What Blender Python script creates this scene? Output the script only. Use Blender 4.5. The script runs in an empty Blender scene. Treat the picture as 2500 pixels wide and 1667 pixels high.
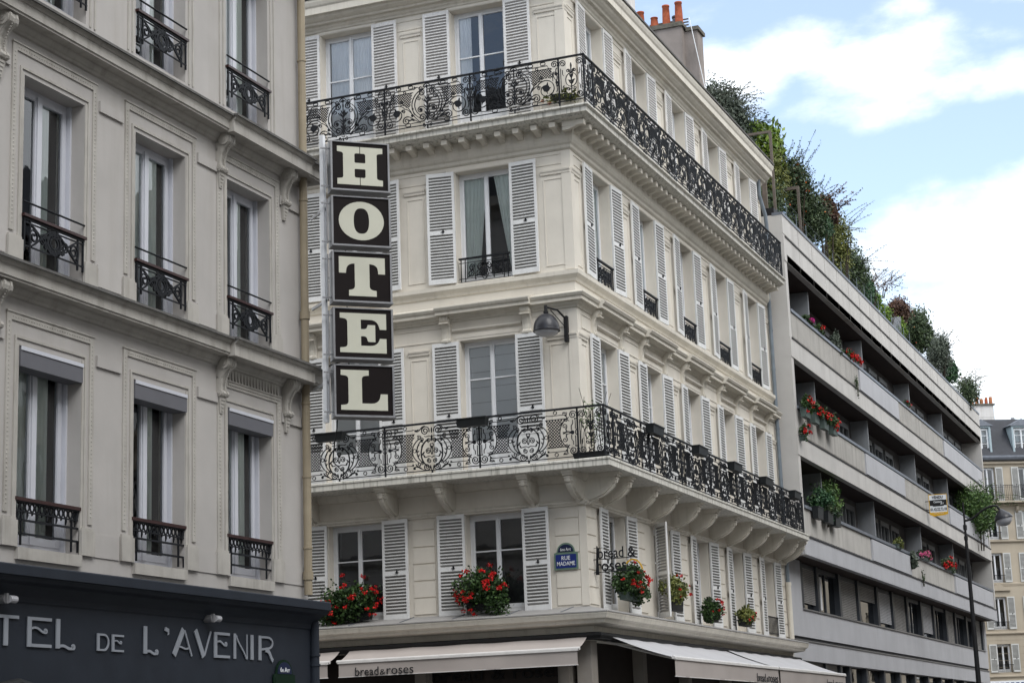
import bpy, bmesh, math, random
from mathutils import Vector, Matrix
R = math.radians
random.seed(7)
S = bpy.context.scene
C = S.collection
# ------------------------------------------------------------------ camera
cam = bpy.data.cameras.new("camera")
cam.sensor_fit = 'HORIZONTAL'; cam.sensor_width = 36.0; cam.lens = 65.4495
cam.clip_start = 0.1; cam.clip_end = 2000
camo = bpy.data.objects.new("camera", cam); C.objects.link(camo)
camo.matrix_world = Matrix(((0.92673402, 0.11250945, 0.35847689, 0.0),
                            (0.37396977, -0.1842851, -0.90894753, 0.0),
                            (-0.03620324, 0.97641212, -0.21285841, 1.6),
                            (0, 0, 0, 1)))
S.camera = camo
# ------------------------------------------------------------------ view
S.view_settings.view_transform = 'Standard'
S.view_settings.look = 'None'
S.view_settings.exposure = 0.78
S.view_settings.gamma = 1.0
S.render.film_transparent = False
# ------------------------------------------------------------------ world
SUN_EL, SUN_AZ = 48.0, 125.0      # azimuth clockwise from +Y
W = bpy.data.worlds.new("World"); S.world = W; W.use_nodes = True
nt = W.node_tree; N = nt.nodes; Lk = nt.links
for n in list(N): N.remove(n)
out = N.new('ShaderNodeOutputWorld')
sky = N.new('ShaderNodeTexSky'); sky.sky_type = 'NISHITA'; sky.sun_disc = False
sky.sun_elevation = R(SUN_EL); sky.sun_rotation = R(SUN_AZ)
sky.air_density = 1.0; sky.dust_density = 0.6; sky.ozone_density = 1.0
bg = N.new('ShaderNodeBackground'); bg.inputs[1].default_value = 0.15
Lk.new(sky.outputs[0], bg.inputs[0])
tc = N.new('ShaderNodeTexCoord')
def mth(op, a, b=None, clamp=False):
    m = N.new('ShaderNodeMath'); m.operation = op; m.use_clamp = clamp
    for i, x in enumerate((a, b)):
        if x is None: continue
        if isinstance(x, (int, float)): m.inputs[i].default_value = x
        else: Lk.new(x, m.inputs[i])
    return m.outputs[0]
sep = N.new('ShaderNodeSeparateXYZ'); Lk.new(tc.outputs['Generated'], sep.inputs[0])
yy = mth('MAXIMUM', mth('ABSOLUTE', sep.outputs[1]), 0.12)
uu = mth('DIVIDE', sep.outputs[0], yy); vv = mth('DIVIDE', sep.outputs[2], yy)
# cloud banks as soft ellipses on the sky (direction ratios), broken by noise
blobs = [(-.255, .372, .035, .024, 1.1), (-.215, .386, .040, .016, .9), (-.160, .368, .045, .028, 1.1), (-.172, .344, .050, .015, .8),
         (-.110, .350, .045, .014, .9), (-.150, .395, .020, .016, .7), (-.12, .372, .03, .012, .5), (-.130, .262, .060, .032, 1.2), (-.10, .205, .09, .05, 1.3),
         (-.10, .29, .03, .012, .6), (-.185, .250, .022, .030, .9), (-.09,.395,.02,.008,.4)]
acc = None
for (bu, bv, ru, rv, k) in blobs:
    du = mth('DIVIDE', mth('SUBTRACT', uu, bu), ru); dv = mth('DIVIDE', mth('SUBTRACT', vv, bv), rv)
    q = mth('ADD', mth('MULTIPLY', du, du), mth('MULTIPLY', dv, dv))
    g = mth('MULTIPLY', mth('MAXIMUM', mth('SUBTRACT', 1.0, mth('MULTIPLY', q, .55)), 0.0), k)
    acc = g if acc is None else mth('MAXIMUM', acc, g)
comb = N.new('ShaderNodeCombineXYZ')
Lk.new(mth('MULTIPLY', uu, 1.0), comb.inputs[0]); Lk.new(mth('MULTIPLY', vv, 1.7), comb.inputs[1])
def wnoise(scale, det, off):
    n = N.new('ShaderNodeTexNoise'); n.inputs['Scale'].default_value = scale
    n.inputs['Detail'].default_value = det; n.inputs['Roughness'].default_value = .58
    v = N.new('ShaderNodeVectorMath'); v.operation = 'ADD'; v.inputs[1].default_value = (off, off*.7, 0)
    Lk.new(comb.outputs[0], v.inputs[0]); Lk.new(v.outputs[0], n.inputs['Vector']); return n.outputs[0]
n1 = wnoise(22, 7, 3.1); n2 = wnoise(5.5, 3, 1.7)
base = mth('MULTIPLY', mth('SUBTRACT', n2, .5), 0.9)          # elsewhere in the sky: broken cloud cover
field = mth('ADD', mth('ADD', acc, mth('MULTIPLY', mth('SUBTRACT', n1, .5), 1.7)), base)
# outside the view cone the sky is mostly overcast
far = mth('MAXIMUM', mth('ABSOLUTE', mth('ADD', uu, .16)), mth('ABSOLUTE', mth('SUBTRACT', vv, .30)))
field = mth('ADD', field, mth('MULTIPLY', mth('SUBTRACT', far, .22), 2.2, False))
ram = N.new('ShaderNodeMapRange'); ram.interpolation_type = 'SMOOTHSTEP'
ram.inputs['From Min'].default_value = -.12; ram.inputs['From Max'].default_value = 1.15
Lk.new(field, ram.inputs['Value'])
mask = mth('ADD', mth('MULTIPLY', ram.outputs[0], .84), .16)
cl = N.new('ShaderNodeBackground'); cl.inputs[0].default_value = (0.935, 0.97, 1.0, 1); cl.inputs[1].default_value = 1.0
mx = N.new('ShaderNodeMixShader'); Lk.new(mask, mx.inputs[0]); Lk.new(bg.outputs[0], mx.inputs[1]); Lk.new(cl.outputs[0], mx.inputs[2])
Lk.new(mx.outputs[0], out.inputs[0])
# ------------------------------------------------------------------ sun (thin cloud: very soft)
sl = bpy.data.lights.new("sun", 'SUN'); sl.energy = 1.1; sl.angle = R(35); sl.color = (1.0, .985, .965)
so = bpy.data.objects.new("sun", sl); C.objects.link(so)
az = R(SUN_AZ); el = R(SUN_EL)
sd = Vector((math.sin(az)*math.cos(el), math.cos(az)*math.cos(el), math.sin(el)))
so.rotation_euler = sd.to_track_quat('Z', 'Y').to_euler(); so.location = (5, -10, 60)

# ================================================================== materials
def nodes_of(name):
    m = bpy.data.materials.new(name); m.use_nodes = True
    return m, m.node_tree.nodes, m.node_tree.links
def M(name, col, rough=.75, var=.10, scale=2.5, streak=0.0, sscale=(5, 5, .45), bump=0.0, bscale=30, metal=0.0, spec=.3,
      col2=None, cscale=12, cthr=.5, cwidth=.08, dirt=None, coat=0):
    m, n, l = nodes_of(name)
    b = n['Principled BSDF']; b.inputs['Roughness'].default_value = rough; b.inputs['Metallic'].default_value = metal
    b.inputs['Specular IOR Level'].default_value = spec
    g = n.new('ShaderNodeNewGeometry')
    def noise(sc, det=4, vec=None, rg=.55):
        t = n.new('ShaderNodeTexNoise'); t.inputs['Scale'].default_value = sc; t.inputs['Detail'].default_value = det
        t.inputs['Roughness'].default_value = rg
        l.new(vec if vec else g.outputs['Position'], t.inputs['Vector']); return t.outputs[0]
    def rng(v, a, b2, c, d):
        r = n.new('ShaderNodeMapRange'); l.new(v, r.inputs['Value'])
        for i, x in zip(('From Min', 'From Max', 'To Min', 'To Max'), (a, b2, c, d)): r.inputs[i].default_value = x
        return r.outputs[0]
    def mixc(f, c1, c2, mode='MIX'):
        x = n.new('ShaderNodeMix'); x.data_type = 'RGBA'; x.blend_type = mode
        for i, v in ((0, f), (6, c1), (7, c2)):
            if isinstance(v, (int, float)): x.inputs[i].default_value = v
            elif isinstance(v, tuple): x.inputs[i].default_value = (*v, 1)
            else: l.new(v, x.inputs[i])
        return x.outputs[2]
    cc = tuple(col)
    if col2: cc = mixc(rng(noise(cscale, 5), cthr-cwidth, cthr+cwidth, 0, 1), tuple(col), tuple(col2))
    v1 = rng(noise(scale, 6), .3, .7, 1-var, 1+var*.6)
    x = n.new('ShaderNodeCombineXYZ')
    for i in range(3): l.new(v1, x.inputs[i])
    cur = mixc(1.0, cc, x.outputs[0], 'MULTIPLY')
    if streak:
        mp = n.new('ShaderNodeVectorMath'); mp.operation = 'MULTIPLY'; mp.inputs[1].default_value = sscale
        l.new(g.outputs['Position'], mp.inputs[0])
        f = rng(noise(1.0, 6, mp.outputs[0], .6), .50, .75, 0, streak)
        cur = mixc(f, cur, dirt or (0.12, .105, .085))
    l.new(cur, b.inputs['Base Color'])
    if bump:
        bp = n.new('ShaderNodeBump'); bp.inputs['Strength'].default_value = bump; bp.inputs['Distance'].default_value = .01
        l.new(noise(bscale, 5), bp.inputs['Height']); l.new(bp.outputs[0], b.inputs['Normal'])
    return m
def glass(name, tint=(.62, .70, .70), refl=1.0, warp=.06, f0=1.52):
    m, n, l = nodes_of(name); n.remove(n['Principled BSDF']); o = n['Material Output']
    t = n.new('ShaderNodeBsdfTransparent'); t.inputs[0].default_value = (*tint, 1)
    g = n.new('ShaderNodeBsdfGlossy'); g.inputs['Roughness'].default_value = .015; g.inputs[0].default_value = (.95*refl, .97*refl, 1.0*refl, 1)
    f = n.new('ShaderNodeFresnel'); f.inputs[0].default_value = f0
    geo = n.new('ShaderNodeNewGeometry'); t2 = n.new('ShaderNodeTexNoise'); t2.inputs['Scale'].default_value = 1.6
    l.new(geo.outputs['Position'], t2.inputs['Vector'])
    bp = n.new('ShaderNodeBump'); bp.inputs['Strength'].default_value = warp; bp.inputs['Distance'].default_value = .05
    l.new(t2.outputs[0], bp.inputs['Height']); l.new(bp.outputs[0], g.inputs['Normal'])
    mu = n.new('ShaderNodeMath'); mu.operation = 'MULTIPLY_ADD'; mu.inputs[1].default_value = 1.15; mu.inputs[2].default_value = .035; mu.use_clamp = True
    l.new(f.outputs[0], mu.inputs[0])
    x = n.new('ShaderNodeMixShader'); l.new(mu.outputs[0], x.inputs[0]); l.new(t.outputs[0], x.inputs[1]); l.new(g.outputs[0], x.inputs[2])
    l.new(x.outputs[0], o.inputs[0]); return m
def leafmat(name, c1, c2, c3, sc=6):
    m, n, l = nodes_of(name); b = n['Principled BSDF']; b.inputs['Roughness'].default_value = .55; b.inputs['Specular IOR Level'].default_value = .35
    g = n.new('ShaderNodeNewGeometry'); t = n.new('ShaderNodeTexNoise'); t.inputs['Scale'].default_value = sc; t.inputs['Detail'].default_value = 3
    l.new(g.outputs['Position'], t.inputs['Vector'])
    ad = n.new('ShaderNodeMath'); ad.operation = 'MULTIPLY_ADD'; ad.inputs[1].default_value = .35; 
    l.new(g.outputs['Random Per Island'], ad.inputs[0]); 
    s2 = n.new('ShaderNodeMath'); s2.operation = 'SUBTRACT'; s2.inputs[1].default_value = .17; l.new(t.outputs[0], s2.inputs[0]); l.new(s2.outputs[0], ad.inputs[2])
    r = n.new('ShaderNodeValToRGB'); l.new(ad.outputs[0], r.inputs[0])
    e = r.color_ramp.elements; e[0].position = .3; e[0].color = (*c1, 1); e[1].position = .72; e[1].color = (*c3, 1)
    q = e.new(.5); q.color = (*c2, 1)
    l.new(r.outputs[0], b.inputs['Base Color'])
    b.inputs['Transmission Weight'].default_value = 0
    return m
m_cream = M('cream_plaster', (.685, .640, .565), .85, .08, 1.3, .20, (2.2, 2.2, .22), .12, 25, dirt=(.36, .31, .25))
m_cream2 = M('cream_moulding', (.64, .600, .525), .8, .08, 2.0, .30, (9, 9, .8), .1, 25, dirt=(.30, .26, .20))
m_slab = M('balcony_stone', (.62, .60, .545), .85, .10, 3, .85, (16, 16, 1.0), .25, 30, dirt=(.10, .095, .07))
m_soffit = M('soffit_plaster', (.55, .50, .42), .85, .10, 2, .2, (3, 3, 3), .1, dirt=(.3, .25, .2))
m_hotel = M('grey_beige_plaster', (.435, .412, .392), .85, .09, 1.1, .30, (2.4, 2.4, .25), .12, 22, dirt=(.27, .24, .20))
m_hotel2 = M('grey_beige_moulding', (.425, .402, .368), .85, .13, 3, .50, (7, 7, .9), .15, 30, dirt=(.20, .18, .15))
m_ledge = M('weathered_ledge', (.13, .125, .12), .9, .25, 5, .5, (10, 10, 2), .2, dirt=(.07, .065, .06))
m_navy = M('dark_slate_paint', (.020, .0245, .034), .6, .15, 3, 0, bump=.05, spec=.2)
m_white = M('white_window_paint', (.74, .75, .77), .45, .05, 4, spec=.4)
m_pvc = M('white_pvc', (.56, .57, .62), .35, .04, 3, spec=.45)
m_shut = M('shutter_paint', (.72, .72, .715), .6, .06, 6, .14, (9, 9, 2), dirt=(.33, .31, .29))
m_slat = M('shaded_slat_paint', (.30, .295, .285), .75, .10, 6, .2, (9, 9, 3), dirt=(.26, .25, .24))  # slat colour darkened: shade in the louvre gaps is put into the paint
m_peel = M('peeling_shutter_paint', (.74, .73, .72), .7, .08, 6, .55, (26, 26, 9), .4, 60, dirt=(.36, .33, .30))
m_pslat = M('peeling_shaded_slat_paint', (.42, .40, .385), .8, .10, 6, .65, (10, 10, 40), .3, 60, dirt=(.70, .69, .68))  # peeling paint on a base also darkened as shade between the slats
m_iron = M('black_wrought_iron', (.010, .011, .014), .6, .2, 10, spec=.22)
m_hand = M('oxblood_handrail', (.032, .007, .006), .4, .15, 8, spec=.5)
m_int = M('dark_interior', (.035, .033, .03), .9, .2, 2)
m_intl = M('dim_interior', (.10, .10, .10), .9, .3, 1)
m_glass = glass('window_glass', (.96, .97, .97))
m_glassd = glass('window_glass_dark', (.30, .36, .36))
m_glasst = glass('window_glass_green', (.84, .91, .92))
m_curt = M('white_net_curtain', (.93, .93, .92), .9, .06, 3)
m_green = M('pale_green_curtain', (.76, .82, .78), .9, .06, 3)
m_shade = M('grey_blind', (.78, .80, .81), .9, .05, 2)
m_tan = M('cream_net_curtain', (.84, .82, .76), .9, .1, 1.5)
m_pipe = M('tan_painted_pipe', (.30, .25, .175), .55, .10, 4, .3, (20, 20, 2), dirt=(.2, .16, .12))
m_zinc = M('zinc', (.17, .185, .215), .5, .18, 3, .3, (8, 8, 3), metal=.3, dirt=(.10, .10, .11))
m_zpipe = M('grey_zinc_pipe', (.17, .20, .23), .5, .15, 4, metal=.2)
m_conc = M('pale_concrete_panel', (.52, .50, .475), .8, .10, .9, .42, (1.6, 1.6, .22), .08, dirt=(.30, .28, .26))
m_concr = M('ribbed_concrete', (.46, .44, .41), .85, .10, 1.5, .55, (3.2, 3.2, .35), .1, dirt=(.20, .19, .17))
m_conc2 = M('grey_concrete', (.44, .44, .46), .8, .08, .9, .22, (2.5, 2.5, .3), .08, dirt=(.28, .27, .27))
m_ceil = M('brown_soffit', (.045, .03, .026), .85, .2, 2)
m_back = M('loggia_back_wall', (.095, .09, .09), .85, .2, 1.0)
m_fin = M('grey_divider', (.24, .25, .265), .7, .1, 2, .2)
m_dkfr = M('dark_metal_frame', (.045, .05, .06), .45, .1, 4, metal=.2)
m_roll = M('grey_roller_shutter', (.30, .29, .28), .7, .14, 1.8, .35, (.9, .9, 9), dirt=(.17, .16, .15))
m_rollw = M('pale_roller_shutter', (.48, .48, .50), .6, .06, 3)
m_groove = M('dark_joint', (.05, .05, .055), .8, .2, 3)
m_metalstrip = M('metal_strip', (.25, .25, .26), .4, .1, 3, metal=.6)
m_stone = M('beige_limestone', (.40, .345, .27), .85, .12, .6, .35, (2.5, 2.5, .4), .1, dirt=(.30, .25, .19))
m_slate = M('dark_slate_roof', (.035, .037, .045), .6, .2, 4)
m_bluezinc = M('blue_grey_zinc', (.33, .40, .43), .55, .1, 2)
m_render = M('weathered_render', (.27, .235, .215), .9, .25, 1.1, .8, (2.2, 2.2, .5), .3, 20, dirt=(.13, .115, .105))
m_wrender = M('pale_weathered_render', (.62, .60, .58), .9, .12, 1.1, .5, (4, 4, .5), dirt=(.30, .27, .25))
m_cap = M('mossy_cap', (.13, .12, .10), .95, .35, 9, bump=.5)
m_pot = M('terracotta', (.36, .095, .045), .85, .3, 8)
m_pot2 = M('old_terracotta', (.42, .17, .08), .85, .35, 3)
m_awn = M('grey_beige_canvas', (.42, .375, .35), .9, .06, 1.2, .12, (1.2, 1.2, .4), .04, 80, dirt=(.30, .26, .24))
m_awn2 = M('pale_grey_canvas', (.47, .465, .48), .9, .05, 1.2, .10, (1.2, 1.2, .4), .04, 80)
m_awnbar = M('white_metal_bar', (.68, .66, .64), .4, .08, 6)
m_black = M('matt_black', (.012, .012, .013), .6, .1, 5)
m_shopdk = M('dark_brown_shopfront', (.035, .026, .022), .6, .2, 3)
m_shoppil = M('grey_beige_paint', (.30, .27, .24), .6, .1, 3)
m_txt = M('black_lettering', (.02, .02, .022), .7, .1, 5)
m_txtw = M('silver_lettering', (.30, .32, .36), .45, .06, 5, metal=.2)
m_sgnbk = M('dark_brown_sign_face', (.009, .006, .006), .5, .1, 3, spec=.12)
m_sgnlt = M('ivory_sign_face', (.52, .51, .42), .4, .06, 2.5, .12, (3, 3, 3), spec=.5, dirt=(.45, .44, .33))
m_sgnfr = M('brushed_metal_frame', (.26, .26, .27), .4, .12, 6, .3, (10, 10, 3), metal=.4, dirt=(.12, .10, .09))
m_blue = M('enamel_blue', (.010, .024, .15), .45, .12, 6, spec=.3)
m_dblue = M('enamel_dark_blue', (.006, .012, .045), .45, .1, 6, spec=.3)
m_egreen = M('enamel_green', (.12, .19, .14), .35, .15, 10, spec=.6)
m_dgreen = M('dark_green_enamel', (.004, .018, .008), .6, .15, 10, spec=.15)
m_ewhite = M('enamel_white', (.72, .74, .76), .35, .05, 5)
m_lamp = M('dark_plastic_dome', (.028, .028, .034), .30, .12, 6, spec=.35)
m_lglass = M('frosted_lamp_glass', (.42, .42, .44), .25, .05, 5, spec=.5)
m_planter = M('black_plastic_planter', (.012, .014, .015), .5, .2, 5)
m_gplant = M('grey_green_planter', (.08, .11, .10), .6, .2, 5)
m_soil = M('soil', (.02, .014, .01), .95, .2, 5)
m_red = leafmat('geranium_petals', (.22, .003, .005), (.50, .006, .008), (.72, .015, .012), 14)
m_pink = leafmat('pink_petals', (.45, .05, .16), (.65, .10, .28), (.75, .25, .35), 14)
m_mag = leafmat('magenta_petals', (.40, .01, .15), (.65, .02, .30), (.7, .08, .35), 14)
m_leaf = leafmat('geranium_leaves', (.008, .020, .006), (.024, .056, .013), (.06, .115, .028), 9)
m_wood = M('weathered_wood', (.14, .115, .095), .85, .2, 6)
m_bark = M('bark', (.05, .038, .028), .9, .25, 9)
m_grey_leaf = leafmat('grey_green_needles', (.03, .042, .032), (.075, .095, .07), (.16, .185, .14), 4)
m_lime = leafmat('lime_leaves', (.05, .09, .012), (.12, .20, .02), (.24, .32, .05), 5)
m_olive = leafmat('olive_leaves', (.05, .065, .018), (.12, .14, .035), (.24, .25, .07), 4)
m_dkleaf = leafmat('dark_leaves', (.018, .032, .014), (.045, .075, .032), (.10, .135, .06), 4)
m_pine = leafmat('pine_needles', (.012, .04, .018), (.03, .085, .035), (.06, .13, .05), 4)
m_rust = leafmat('rust_leaves', (.035, .018, .012), (.085, .04, .026), (.15, .085, .045), 4)
m_conif = leafmat('conifer_leaves', (.05, .10, .01), (.13, .22, .02), (.24, .36, .04), 8)
m_bamb = leafmat('bamboo_leaves', (.02, .05, .012), (.06, .12, .03), (.14, .22, .06), 5)
m_berry = leafmat('orange_berries', (.35, .05, .01), (.55, .12, .02), (.6, .2, .04), 10)
m_asph = M('asphalt', (.05, .05, .052), .9, .15, 2, bump=.3, bscale=60)
m_pave = M('pavement_slabs', (.20, .195, .185), .9, .12, 1.5, bump=.2)
m_kerb = M('granite_kerb', (.30, .29, .28), .85, .12, 6)
m_paint = M('road_paint', (.72, .72, .70), .7, .1, 4)
m_ground = M('ground_earth', (.12, .11, .10), .95, .15, .5)

# ================================================================== mesh helpers
class MB:
    def __init__(s): s.v = []; s.f = []; s.m = []; s.marks = []
    def cut(s): s.marks.append((len(s.v), len(s.f)))
    def build_pieces(s, name, mats, parent=None, loc=(0, 0, 0), rz=0):
        pv = pf = 0; mk = [m for m in s.marks if m[1] > 0]
        if not mk or mk[-1][1] < len(s.f): mk.append((len(s.v), len(s.f)))
        for (nv, nf) in mk:
            if nf > pf:
                q = MB(); q.v = s.v[pv:nv]; q.f = [tuple(i-pv for i in f) for f in s.f[pf:nf]]; q.m = s.m[pf:nf]; q.build(name, mats, parent, loc, rz)
            pv, pf = nv, nf
    def quad(s, a, b, c, d, mi=0):
        i = len(s.v); s.v += [a, b, c, d]; s.f.append((i, i+1, i+2, i+3)); s.m.append(mi)
    def poly(s, pts, mi=0):
        i = len(s.v); s.v += list(pts); s.f.append(tuple(range(i, i+len(pts)))); s.m.append(mi)
    def hexa(s, P, mi=0):      # 8 points: bottom 4 ccw, top 4 ccw
        i = len(s.v); s.v += P
        for q in ((0, 3, 2, 1), (4, 5, 6, 7), (0, 1, 5, 4), (1, 2, 6, 5), (2, 3, 7, 6), (3, 0, 4, 7)):
            s.f.append(tuple(i+k for k in q)); s.m.append(mi)
    def box(s, x0, x1, y0, y1, z0, z1, mi=0):
        s.hexa([(x0, y0, z0), (x1, y0, z0), (x1, y1, z0), (x0, y1, z0), (x0, y0, z1), (x1, y0, z1), (x1, y1, z1), (x0, y1, z1)], mi)
    def ribbon(s, pts, w=.012, y=0.0, th=.014, mi=0, closed=False, taper=None):
        n = len(pts)
        if n < 2: return
        i0 = len(s.v)
        for k, p in enumerate(pts):
            if closed: a, b = pts[k-1], pts[(k+1) % n]
            else: a, b = pts[max(k-1, 0)], pts[min(k+1, n-1)]
            dx, dz = b[0]-a[0], b[1]-a[1]; L = math.hypot(dx, dz) or 1
            nx, nz = -dz/L, dx/L; ww = w*.5*(taper(k/(n-1)) if taper else 1)
            s.v += [(p[0]+nx*ww, y-th/2, p[1]+nz*ww), (p[0]-nx*ww, y-th/2, p[1]-nz*ww), (p[0]-nx*ww, y+th/2, p[1]-nz*ww), (p[0]+nx*ww, y+th/2, p[1]+nz*ww)]
        for k in range(n if closed else n-1):
            a = i0+4*k; b = i0+4*((k+1) % n)
            for e in range(4):
                s.f.append((a+e, a+(e+1) % 4, b+(e+1) % 4, b+e)); s.m.append(mi)
        if not closed:
            s.f.append((i0, i0+3, i0+2, i0+1)); s.m.append(mi)
            e = i0+4*(n-1); s.f.append((e, e+1, e+2, e+3)); s.m.append(mi)
    def tube(s, pts, r, n=8, mi=0, caps=True):
        pts = [Vector(p) for p in pts]; i0 = len(s.v); m = len(pts)
        rr = r if isinstance(r, (list, tuple)) else [r]*m
        up = Vector((0, 0, 1))
        for k, p in enumerate(pts):
            t = (pts[min(k+1, m-1)]-pts[max(k-1, 0)]).normalized()
            a = t.cross(up if abs(t.z) < .95 else Vector((1, 0, 0))).normalized(); b = t.cross(a)
            for j in range(n):
                an = 2*math.pi*j/n; q = p+(a*math.cos(an)+b*math.sin(an))*rr[k]; s.v.append(tuple(q))
        for k in range(m-1):
            for j in range(n):
                s.f.append((i0+k*n+j, i0+k*n+(j+1) % n, i0+(k+1)*n+(j+1) % n, i0+(k+1)*n+j)); s.m.append(mi)
        if caps:
            s.f.append(tuple(i0+j for j in range(n))); s.m.append(mi)
            s.f.append(tuple(i0+(m-1)*n+j for j in reversed(range(n)))); s.m.append(mi)
    def lathe(s, prof, cx=0, cy=0, cz=0, n=24, mi=0, a0=0, a1=2*math.pi):
        i0 = len(s.v); m = len(prof); full = abs(a1-a0-2*math.pi) < 1e-6; nn = n if full else n+1
        for j in range(nn):
            an = a0+(a1-a0)*j/n
            for (r, z) in prof: s.v.append((cx+r*math.cos(an), cy+r*math.sin(an), cz+z))
        for j in range(n):
            for k in range(m-1):
                a = i0+j*m+k; b = i0+((j+1) % nn)*m+k
                s.f.append((a, b, b+1, a+1)); s.m.append(mi)
    def prism(s, pts, y0, y1, mi=0):       # polygon in xz, extruded in y
        n = len(pts); i0 = len(s.v)
        s.v += [(p[0], y0, p[1]) for p in pts]+[(p[0], y1, p[1]) for p in pts]
        s.f.append(tuple(i0+k for k in range(n))); s.m.append(mi)
        s.f.append(tuple(i0+n+k for k in reversed(range(n)))); s.m.append(mi)
        for k in range(n):
            k2 = (k+1) % n; s.f.append((i0+k, i0+n+k, i0+n+k2, i0+k2)); s.m.append(mi)
    def profx(s, prof, x0, x1, mi=0, cap=True):   # profile of (out, z), extruded along x; out goes to -y
        n = len(prof); i0 = len(s.v)
        for x in (x0, x1): s.v += [(x, -o, z) for (o, z) in prof]
        for k in range(n-1):
            s.f.append((i0+k, i0+k+1, i0+n+k+1, i0+n+k)); s.m.append(mi)
        if cap:
            s.f.append(tuple(i0+k for k in range(n))); s.m.append(mi)
            s.f.append(tuple(i0+n+k for k in reversed(range(n)))); s.m.append(mi)
    def path(s, prof, fn, m_segs, mi=0):          # profile swept: fn(o)-> list of (x,y) stations
        n = len(prof); i0 = len(s.v)
        for k in range(m_segs):
            for (o, z) in prof:
                x, y = fn(o)[k]; s.v.append((x, y, z))
        for k in range(m_segs-1):
            for j in range(n-1):
                s.f.append((i0+k*n+j, i0+k*n+j+1, i0+(k+1)*n+j+1, i0+(k+1)*n+j)); s.m.append(mi)
        s.f.append(tuple(i0+j for j in range(n))); s.m.append(mi)
        s.f.append(tuple(i0+(m_segs-1)*n+j for j in reversed(range(n)))); s.m.append(mi)
    def mesh(s, name, mats, bevel=0):
        me = bpy.data.meshes.new(name); me.from_pydata(s.v, [], s.f); 
        for m in mats: me.materials.append(m)
        if len(mats) > 1: me.polygons.foreach_set('material_index', s.m)
        me.update(); return me
    def build(s, name, mats, parent=None, loc=(0, 0, 0), rz=0, smooth=False):
        if not isinstance(mats, (list, tuple)): mats = [mats]
        me = s.mesh(name, mats)
        if smooth: me.polygons.foreach_set('use_smooth', [True]*len(me.polygons))
        return put(name, me, parent, loc, rz)
def put(name, me, parent=None, loc=(0, 0, 0), rz=0):
    o = bpy.data.objects.new(name, me); C.objects.link(o); o.location = loc; o.rotation_euler = (0, 0, rz)
    if parent: o.parent = parent
    return o
def tag(o, label, cat, group=None, kind=None):
    o['label'] = label; o['category'] = cat
    if group: o['group'] = group
    if kind: o['kind'] = kind
    return o
def thing(name, label, cat, loc=(0, 0, 0), rz=0, group=None):
    o = bpy.data.objects.new(name, None); C.objects.link(o); o.location = loc; o.rotation_euler = (0, 0, rz); o.empty_display_size = .3
    return tag(o, label, cat, group)
def dup(o, parent=None, loc=None, rz=None):
    c = o.copy(); C.objects.link(c); c.parent = parent
    if loc is not None: c.location = loc
    if rz is not None: c.rotation_euler = (0, 0, rz)
    for ch in list(o.children): dup(ch, c)
    return c
def arc(cx, cz, rx, rz_, a0, a1, n=14):
    return [(cx+rx*math.cos(R(a0+(a1-a0)*k/n)), cz+rz_*math.sin(R(a0+(a1-a0)*k/n))) for k in range(n+1)]
def spiral(cx, cz, r0, r1, a0, turns, n=20):
    return [(cx+(r0+(r1-r0)*k/n)*math.cos(R(a0)+2*math.pi*turns*k/n), cz+(r0+(r1-r0)*k/n)*math.sin(R(a0)+2*math.pi*turns*k/n)) for k in range(n+1)]
def bez(p0, p1, p2, p3, n=12):
    o = []
    for k in range(n+1):
        t = k/n; a = (1-t)**3; b = 3*t*(1-t)**2; c = 3*t*t*(1-t); d = t**3
        o.append((a*p0[0]+b*p1[0]+c*p2[0]+d*p3[0], a*p0[1]+b*p1[1]+c*p2[1]+d*p3[1]))
    return o
def mir(pts): return [(-x, z) for x, z in pts]
def rpoly(pts, n=5):        # (x,z) or (x,z,r): rounded corners
    o = []; m = len(pts)
    for i, p in enumerate(pts):
        r = p[2] if len(p) > 2 else 0
        if not r: o.append((p[0], p[1])); continue
        a = Vector((pts[i-1][0]-p[0], pts[i-1][1]-p[1])); b = Vector((pts[(i+1) % m][0]-p[0], pts[(i+1) % m][1]-p[1]))
        a.normalize(); b.normalize(); P = Vector((p[0], p[1])); s0 = P+a*r; s1 = P+b*r
        for k in range(n+1):
            t = k/n; q = s0*(1-t)**2+P*2*t*(1-t)+s1*t*t; o.append((q.x, q.y))
    return o
def text_into(mb, body, x0, z0, w, h, y, th, mi=0, bold=0.0, slant=0):
    cu = bpy.data.curves.new('t', 'FONT'); cu.body = body; cu.size = 1; cu.resolution_u = 3; cu.offset = bold
    cu.extrude = .05
    ob = bpy.data.objects.new('t', cu); C.objects.link(ob)
    dg = bpy.context.evaluated_depsgraph_get(); me = bpy.data.meshes.new_from_object(ob.evaluated_get(dg))
    xs = [v.co.x for v in me.vertices]; zs = [v.co.y for v in me.vertices]
    ax, bx, az_, bz = min(xs), max(xs), min(zs), max(zs); i0 = len(mb.v)
    for v in me.vertices:
        fx = (v.co.x-ax)/(bx-ax); fz = (v.co.y-az_)/(bz-az_)
        mb.v.append((x0+fx*w+slant*fz, y-(v.co.z/.05)*th/2, z0+fz*h))
    for p in me.polygons: mb.f.append(tuple(i0+k for k in p.vertices)); mb.m.append(mi)
    bpy.data.objects.remove(ob); bpy.data.curves.remove(cu); bpy.data.meshes.remove(me)

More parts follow.
